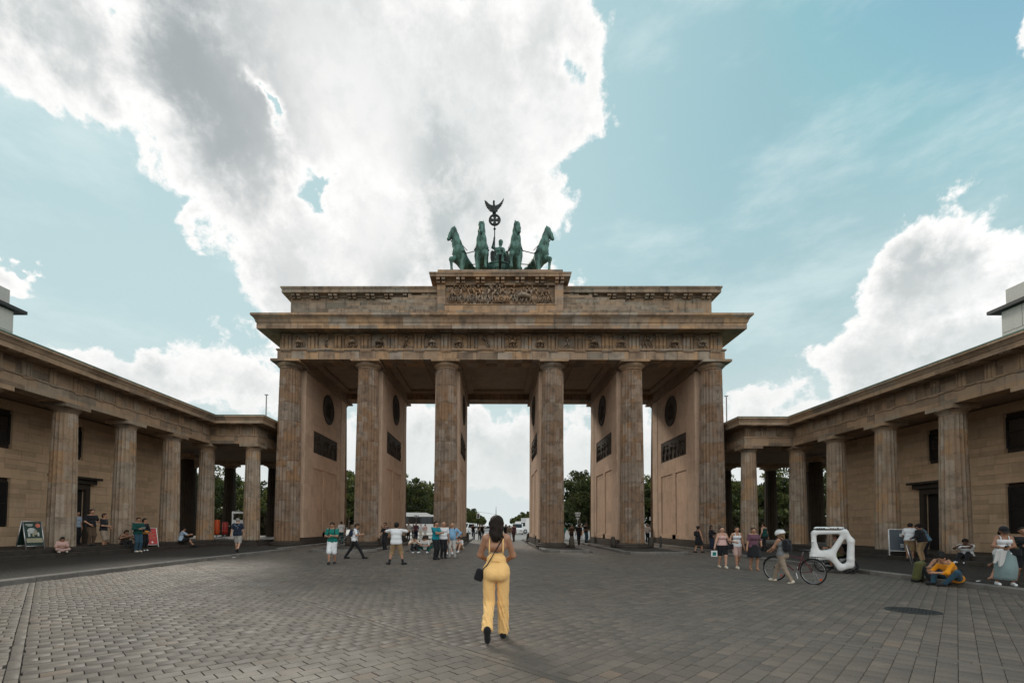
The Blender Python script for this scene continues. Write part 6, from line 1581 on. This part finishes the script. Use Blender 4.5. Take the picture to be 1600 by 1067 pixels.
# pair sitting at the kerb, green case
person('woman in a black top sitting on the kerb behind the green case', (12.75, -18.15, .0), FC-.9, 1.66, pelvis=(0, 0, .24), feet=((-.2, .45), (.2, .45)), pole_knee=((-.7, .2, .7), (.7, .2, .7)), lean=.35, hands=((-.18, .42, .45), (.12, .44, .5)), head=(.1, -.4), fem=True, skin_='tan', hair=('short', 'black'), top=('black', 0, .01), bottom=('trousers', 'black'), h=.018)
person('person in a bright orange yellow shirt and jeans sitting at the kerb leaning forward', (12.42, -18.85, 0), FC/2-.1, 1.68, pelvis=(0, 0, .22), feet=((-.16, .42), (.16, .46)), pole_knee=((-.6, .3, .6), (.6, .3, .6)), lean=.55, hands=((-.1, .62, .38), (.15, .58, .42)), head=(0, -.1), skin_='tan', hair=('short', 'black'), top=('orange', .85, .03, -.02), bottom=('trousers', 'denim'), h=.018)
t = thing('travel_case', 'olive green travel case with a raised steel handle on the kerb', 'suitcase', (12.28, -17.85, 0), R_(35))
m = SDF(.04).cap((-.16, 0, .13), (-.16, 0, .52), .1).cap((.16, 0, .13), (.16, 0, .52), .1).cap((-.16, 0, .13), (.16, 0, .52), .09); link('shell', m.mesh('shell', .02, C('olive')), t).rotation_euler = (.15, 0, 0)
MB().tube([(-.1, .08, .5), (-.1, .2, 1.08), (.1, .2, 1.08), (.1, .08, .5)], .012, 6).build('handle', 'steel', t, True)
MB().tube([(-.2, -.08, .05), (-.2, .08, .05)], .05, 10).tube([(.2, -.08, .05), (.2, .08, .05)], .05, 10).build('wheels', 'rubber', t)
MB().box(-.17, .17, -.12, -.1, .15, .36, .008).build('pocket', C('olive'), t)
person('man in a white T-shirt and black trousers sitting on the gatehouse step, white shoes', (18.95, -12.75, .18), FC/2+.5, 1.78, pelvis=(0, -.15, .24), feet=((-.12, .52, .0), (.14, .58, .0)), pole_knee=(0, .1, 1), lean=.38, hands=((-.1, .55, .62), (.16, .5, .6)), head=(0, -.3), skin_='dark', hair=('cropped', 'black'), top=('white', .5, .025), bottom=('trousers', 'black'), shoes='white')
def ex(o, d):
    handbag(o, [d['shd'][1]+Vector((-.05, 0, .06)), Vector((.0, .14, 1.25)), Vector((-.2, .1, 1.0))], (-.2, .1, .98), (.26, .12, .2), 'black bag hanging at the front of the woman in the long sage skirt')
    phone(o, d, 'phone in the hands of the woman in the long sage skirt', 1)
    Hc, hu, hf, hs = d['Hc'], d['hu'], d['hf'], d['hs']; m = SDF(.02).cap(Hc+hu*.06-hf*.02, Hc+hu*.06+hf*.01, .102); m.cut(Hc+hu*.05, -hu); cp = link('cap', m.mesh('cap', .014, C('black')), o)
    b = MB(); vs = []; 
    for k in range(9): a = -1.1+2.2*k/8; vs.append(Hc+hu*.055+hf*.095*math.cos(a)+hs*.095*math.sin(a)); vs.append(Hc+hu*.04+hf*(.095*math.cos(a)+.09*math.cos(a*.8))+hs*.1*math.sin(a))
    b.add(vs, [(2*k, 2*k+2, 2*k+3, 2*k+1) for k in range(8)]); b.add([v+hu*.008 for v in vs], [(2*k+1, 2*k+3, 2*k+2, 2*k) for k in range(8)]); b.build('brim', C('black'), cp)
    j = SDF(.03); w = d['wri'][1]
    j.cap(w+Vector((-.05, .0, -.06)), w+Vector((.07, -.02, -.08)), .05); j.cap(w+Vector((.0, .02, -.1)), w+Vector((.06, .02, -.5)), .07, .05, (1, .6, 1)); j.cap(w+Vector((.07, .0, -.1)), w+Vector((.16, 0, -.42)), .06, .04, (1, .6, 1))
    jk = link('jacket', j.mesh('jacket', .02, C('offwhite'), lambda Q: .008*np.sin(Q[..., 0]*60+Q[..., 2]*8)), None); tag(jk, 'pale jacket draped over the arm of the woman in the long sage skirt', 'jacket'); at_person(jk, o)
person('woman in a white camisole, long sage green skirt and dark cap looking at her phone', (12.85, -19.65, .13), FC-.5, 1.54, feet=((-.16, .05), (.14, -.02)), hands=((-.04, .33, 1.12), (.12, .32, 1.1)), head=(0, -.45), fem=True, skin_='mid', hair=('long', 'black'), top=('white', 0, .015), bottom=('skirt', 'sage', .17, .16), shoes='white', fat=1.22, extra=ex, h=.018)
def ex(o, d): handbag(o, [d['shd'][0]+Vector((.02, 0, .06)), Vector((.1, .17, 1.2)), Vector((.18, .14, 1.05))], (.17, .15, 1.04), (.26, .08, .15), 'grey green belt bag worn by the woman in black at the right edge', 'olive')
person('woman in a black off-shoulder top and black shorts standing at the right edge', (13.45, -19.5, .13), FC-.7, 1.54, feet=((-.22, .12), (.1, -.05)), hands=((-.1, .32, 1.15), (.3, .3, 1.1)), fem=True, skin_='mid', hair=('bun', 'black'), top=('black', .5, .02, -.05), bottom=('shorts', 'black', -.2), shoes='black', fat=1.2, extra=ex, h=.018)
person('person sitting behind the sage skirt, only bare legs and sandals showing', (14.6, -18.2, .13), FC/2+.2, 1.65, pelvis=(0, 0, .14), feet=((-.1, .55), (.12, .5)), pole_knee=(0, .1, 1), lean=.3, hands=((-.1, .4, .5), (.12, .4, .5)), fem=True, skin_='tan', hair=('long', 'black'), top=('black', .5, .01), bottom=('shorts', 'black', -.2), shoes='sandal')
# left side
person('child in a dusky pink top sitting cross-legged on the gatehouse step', (-18.65, -12.45, .30), -FC/2-.6, 1.35, pelvis=(0, 0, .13), feet=((.16, .34, .02), (-.16, .30, .02)), pole_knee=((-1, .35, .3), (1, .35, .3)), lean=.3, hands=((-.1, .32, .35), (.1, .32, .35)), head=(0, -.4), skin_='tan', hair=('long', 'black'), top=('pink', .5, .01), bottom=('trousers', 'floral'), shoes='cream')
person('person in a pale blue top in the doorway behind the second column from the left', (-21.6, -8.6, .48), -FC/2, 1.72, hands=DOWN, skin_='tan', hair=('short', 'black'), top=('paleblue', .5, .01), bottom=('trousers', 'black'))
person('man in black leaning at the ochre wall, left of the pair', (-19.5, -10.1, .48), -FC/2-.2, 1.78, hands=((-.15, .25, 1.1), (.2, .2, 1.0)), skin_='tan', hair=('short', 'black'), top=('black', .5, .02), bottom=('trousers', 'brown'))
person('man in a dark shirt and checked shorts leaning beside the man in black', (-19.2, -9.75, .30), -FC/2+.3, 1.78, hands=((-.2, .2, 1.0), (.1, .25, 1.1)), skin_='tan', hair=('short', 'brown'), top=('black', .5, .02), bottom=('shorts', 'beige', .05), socks='black', shoes='white')
person('person in dark clothes sitting on the step at the foot of the second column', (-19.15, -8.5, .30), -FC/2-.5, 1.7, hands=((-.1, .4, .6), (.15, .4, .6)), head=(0, -.3), skin_='tan', hair=('long', 'brown'), top=('brown', 1, .02), bottom=('trousers', 'black'), pelvis=(0, -.1, .22), feet=((-.14, .48, -.1), (.14, .48, -.1)), pole_knee=(0, .1, 1), lean=.35)
person('man in a dark green jacket and teal jeans reading a leaflet', (-18.1, -9.0, .13), -FC/2-.4, 1.78, hands=((-.06, .3, 1.15), (.12, .3, 1.14)), head=(.3, -.3), skin_='tan', hair=('cropped', 'brown'), top=('darkgreen', 1, .025), bottom=('trousers', 'denim'), shoes='cream', extra=lambda o, d: at_person(tag(MB().obox((.02, .40, 1.17), (1, 0, 0), (0, .8, .6), (0, -.6, .8), .10, .07, .004).build('leaflet', 'white_paint', None), 'white leaflet in the hands of the man in teal jeans', 'leaflet'), o))
person('woman in black with a patterned orange waist cloth next to the red A-board', (-18.5, -8.1, .13), -FC/2-.2, 1.74, hands=((-.1, .3, 1.0), (.18, .28, 1.0)), head=(-.5, 0), fem=True, skin_='tan', hair=('tail', 'black'), top=('black', 1, .02, -.02), bottom=('trousers', 'black'), shoes='white', extra=lambda o, d: link('waist_cloth', SDF(.03).cap((-.09, .03, .97), (.09, .03, .97), .125).mesh('waist_cloth', .02, C('orange')), o))
person('person in a pale blue shirt sitting with bare legs on the left gatehouse step', (-18.7, -4.9, .30), -FC/2+.75, 1.75, pelvis=(0, -.1, .30), feet=((-.12, .62, -.1), (.12, .52, -.1)), pole_knee=(0, .1, 1), lean=.25, hands=((-.15, .4, .62), (.15, .42, .62)), head=(0, -.2), skin_='tan', hair=('short', 'black'), top=('paleblue', .5, .02), bottom=('shorts', 'black', -.1))
person('man in a dark patterned shirt and grey shorts walking toward the gatehouse, seen from behind', (-13.5, -8.3, .13), .25, 1.78, feet=((-.07, .2), (.08, -.15, .06)), hands=((-.28, -.05, .84), (.28, .1, .88)), heelup=(0, .8), skin_='fair', hair=('cropped', 'grey'), top=('navy', .5, .025, -.03), bottom=('shorts', 'stonegrey', -.05), shoes='black', face=False,
       extra=lambda o, d: [MB().tube([d['Cc']+Vector((-.12+.06*k, -.125, .08-.07*(k % 3))), d['Cc']+Vector((-.06+.06*k, -.13, .10-.07*(k % 3)))], .012, 5).build('shirt_print', C('paleblue'), o) for k in range(4)])
# ------------------------------------------------------------------ boards, posts and small things
def a_board(label, loc, rz, frame, face_mat, w=.62, hh=.95, draw=None, legs=.22):
    t = thing('a_board', label, 'A-board', loc, rz)
    for s in (-1, 1):
        m = MB(); y0, y1 = s*.33, s*.03; H_ = legs+hh
        def pt(x, z): f = z/H_; return (x, y0+(y1-y0)*f, z)
        m.tube([pt(-w/2, 0), pt(-w/2, H_)], .022, 6).tube([pt(w/2, 0), pt(w/2, H_)], .022, 6).tube([pt(-w/2, legs), pt(w/2, legs)], .018, 6).tube([pt(-w/2, H_), pt(w/2, H_)], .018, 6)
        m.build('frame', frame, t, True)
        n = Vector((0, s*H_, .30*1)).normalized(); u = (Vector(pt(0, H_))-Vector(pt(0, legs))).normalized(); c = (Vector(pt(0, H_))+Vector(pt(0, legs)))/2
        bd = MB().obox(c, (1, 0, 0), u, n, w/2-.015, hh/2-.012, .008).build('panel', face_mat, t)
        if s < 0 and draw:
            for (kind, x, y, a, b, mat) in draw:
                cc = c+Vector((x, 0, 0))+u*y+n*.0115
                if kind == 'r': MB().obox(cc, (1, 0, 0), u, n, a, b, .003).build('print', mat, bd)
                else:
                    g = MB(); vs = [cc+Vector((a*math.cos(q*PI/8), 0, 0))+u*b*math.sin(q*PI/8)+n*.003 for q in range(16)]; g.add(vs, [tuple(range(16))]); g.build('print', mat, bd)
    return t
plain('poster_green', (.012, .03, .022), .4); plain('poster_pale', (.42, .43, .40), .5); plain('poster_red', (.5, .13, .08), .5); plain('poster_tan', (.30, .27, .18), .5); plain('poster_blue', (.012, .03, .045), .4); plain('wood_dark', (.05, .028, .014), .7)
a_board('metal framed A-board with a poster of a white figure and red ball', (-19.3, -13.1, .40), 1.32, 'steel', 'poster_green', .62, 1.0,
        [('c', -.06, .12, .15, .12, 'poster_pale'), ('c', .06, .06, .06, .12, 'poster_tan'), ('r', -.16, -.02, .035, .1, 'poster_pale'), ('r', -.02, -.03, .03, .09, 'poster_tan'), ('r', .15, -.03, .03, .08, 'poster_pale'), ('c', .17, .34, .085, .085, 'poster_red'), ('r', -.12, .38, .12, .018, 'poster_pale'), ('r', -.10, .33, .08, .015, 'poster_pale'), ('r', 0, -.28, .27, .09, 'poster_tan'), ('r', -.12, -.30, .08, .012, 'poster_pale')])
a_board('red A-board with white print and a pale frame by the third column', (-18.9, -7.2, .20), 1.15, 'white_paint', 'red_paint', .6, .9, [('c', -.12, .28, .05, .05, 'white_paint'), ('r', .0, .12, .2, .02, 'poster_red'), ('r', -.05, .05, .14, .02, 'poster_red'), ('r', .05, -.04, .18, .02, 'poster_red'), ('r', 0, -.13, .2, .015, 'poster_red'), ('c', .02, -.32, .05, .05, 'white_paint')])
a_board('white framed A-board with a dark blue sheet on the right pavement', (18.7, -9.9, .30), -.65, 'white_paint', 'poster_blue', .66, 1.0, [('r', .1, .24, .06, .07, 'poster_pale'), ('r', .12, -.2, .06, .02, 'poster_pale'), ('r', .12, -.26, .06, .02, 'poster_pale'), ('r', .12, -.32, .06, .02, 'poster_pale')])
# orange and red wrapped posts, white stand
for (x, y, z, mat, lab) in ((-20.3, 1.0, .48, 'orange_wrap', 'standing orange wrapped cylinder on a foot between the rear columns'), (-20.05, 1.6, .48, 'red_paint', 'standing red cylinder with a small tap beside the orange one')):
    t = thing('wrapped_post', lab, 'post', (x, y, z))
    MB().lathe([(.06, .0), (.06, .3)], 10).lathe([(.17, 0), (.17, .06), (.08, .08)], 14).build('foot', 'grey_paint', t, 30)
    hh = 1.35 if mat == 'orange_wrap' else 1.2
    b = MB().lathe([(.13, .32), (.19, .36), (.2, .6), (.2, hh-.12), (.17, hh), (.05, hh+.03)], 16).build('cover', mat, t, True)
    for q in (.55, .9): MB().lathe([(.205, q), (.212, q+.02), (.205, q+.04)], 16).build('band', 'poster_red', t, True)
    if mat == 'red_paint': MB().tube([(.18, 0, .95), (.34, -.05, .95), (.34, -.05, .85)], .035, 8).build('tap', 'steel', t, True)
t = thing('display_stand', 'white display stand with an open frame top beside the man in the patterned shirt', 'stand', (-18.3, .4, .30), .3)
MB().box(-.5, -.42, -.04, .04, .25, 2.15).box(-.419, .5, -.04, .04, 2.0, 2.15).build('frame', 'white_paint', t)
MB().box(-.419, .48, -.03, .03, .75, 1.55).box(.2, .48, -.029, .029, .25, .749).build('panel', 'white_paint', t)
MB().box(-.3, .3, -.036, -.0301, 1.18, 1.2).box(-.3, .2, -.036, -.0301, 1.12, 1.135).build('print', 'grey_paint', t)
MB().box(-.55, .55, -.3, .3, 0, .1, .02).box(-.46, -.42, -.03, .03, .1, .25).box(.2, .48, -.03, .03, .1, .249).build('base', 'grey_paint', t)
# manhole cover
t = thing('manhole_cover', 'dark round iron manhole cover in the paving at the right', 'manhole cover', (7.79, -22.67, .002))
MB().lathe([(.42, -.004), (.42, .006), (.385, .006), (.385, .002), (0.0, .002)], 40, cap=False).build('rim', 'black_metal', t, 30)
m = MB()
for i in range(-4, 5):
    for j in range(-4, 5):
        if math.hypot(i, j) < 4.7: m.box(i*.075-.025, i*.075+.025, j*.075-.025, j*.075+.025, .001, .006)
stuff(m.build('studs', 'black_metal', t))
# bollard and litter
o = MB().lathe([(.075, 0), (.075, .85), (.06, .88), (.02, .9)], 12, (0, 0, 0)).build('bollard', 'black_metal', None, 30); o.location = (11.6, 1.2, 0); tag(o, 'slim black bollard in front of the outermost right pier', 'bollard')
for (x, y, z, lab) in ((-12.3, -10.6, .0, 'scrap of white paper at the foot of the left kerb'), (12.95, -18.95, .135, 'scrap of crumpled white paper on the right pavement behind the kerb')):
    m = SDF(.01).cap((-.06, 0, .02), (.05, .03, .03), .03, .02, (1, 1, .5)); q = link('paper_scrap', m.mesh('paper_scrap', .012, 'white_paint', smooth=False), None, (x, y, z)); tag(q, lab, 'litter')
# leafy hedge behind the gatehouse halls
def hedge(x0, x1, y, hgt, label, seed):
    r = np.random.default_rng(seed); n = 5200
    p = np.stack([r.uniform(x0, x1, n), y+r.uniform(-.5, .5, n), r.uniform(0, 1, n)*hgt*(1+.06*np.sin(r.uniform(0, 6, n)))], 1)
    a = r.normal(0, 1, (n, 3)); a /= np.linalg.norm(a, axis=1)[:, None]; b = np.cross(a, r.normal(0, 1, (n, 3))); b /= np.linalg.norm(b, axis=1)[:, None]; c = np.cross(a, b); s = .2*r.uniform(.6, 1.4, (n, 1))
    V = np.stack([p-b*s, p+c*s*.6, p+b*s, p-c*s*.6], 1)
    me = bpy.data.meshes.new('foliage'); me.from_pydata(V.reshape(-1, 3).tolist(), [], np.arange(n*4).reshape(n, 4).tolist()); me.update()
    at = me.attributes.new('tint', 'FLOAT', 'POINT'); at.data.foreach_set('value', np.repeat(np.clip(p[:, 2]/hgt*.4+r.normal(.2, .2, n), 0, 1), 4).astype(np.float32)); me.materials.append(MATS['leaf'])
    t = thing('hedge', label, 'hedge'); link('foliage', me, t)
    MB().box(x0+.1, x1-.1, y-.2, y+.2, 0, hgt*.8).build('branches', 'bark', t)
hedge(-38, -18.5, 20, 3.4, 'tall dark clipped hedge behind the left gatehouse hall', 1); hedge(18.5, 38, 20, 3.4, 'tall dark clipped hedge behind the right gatehouse hall', 2)
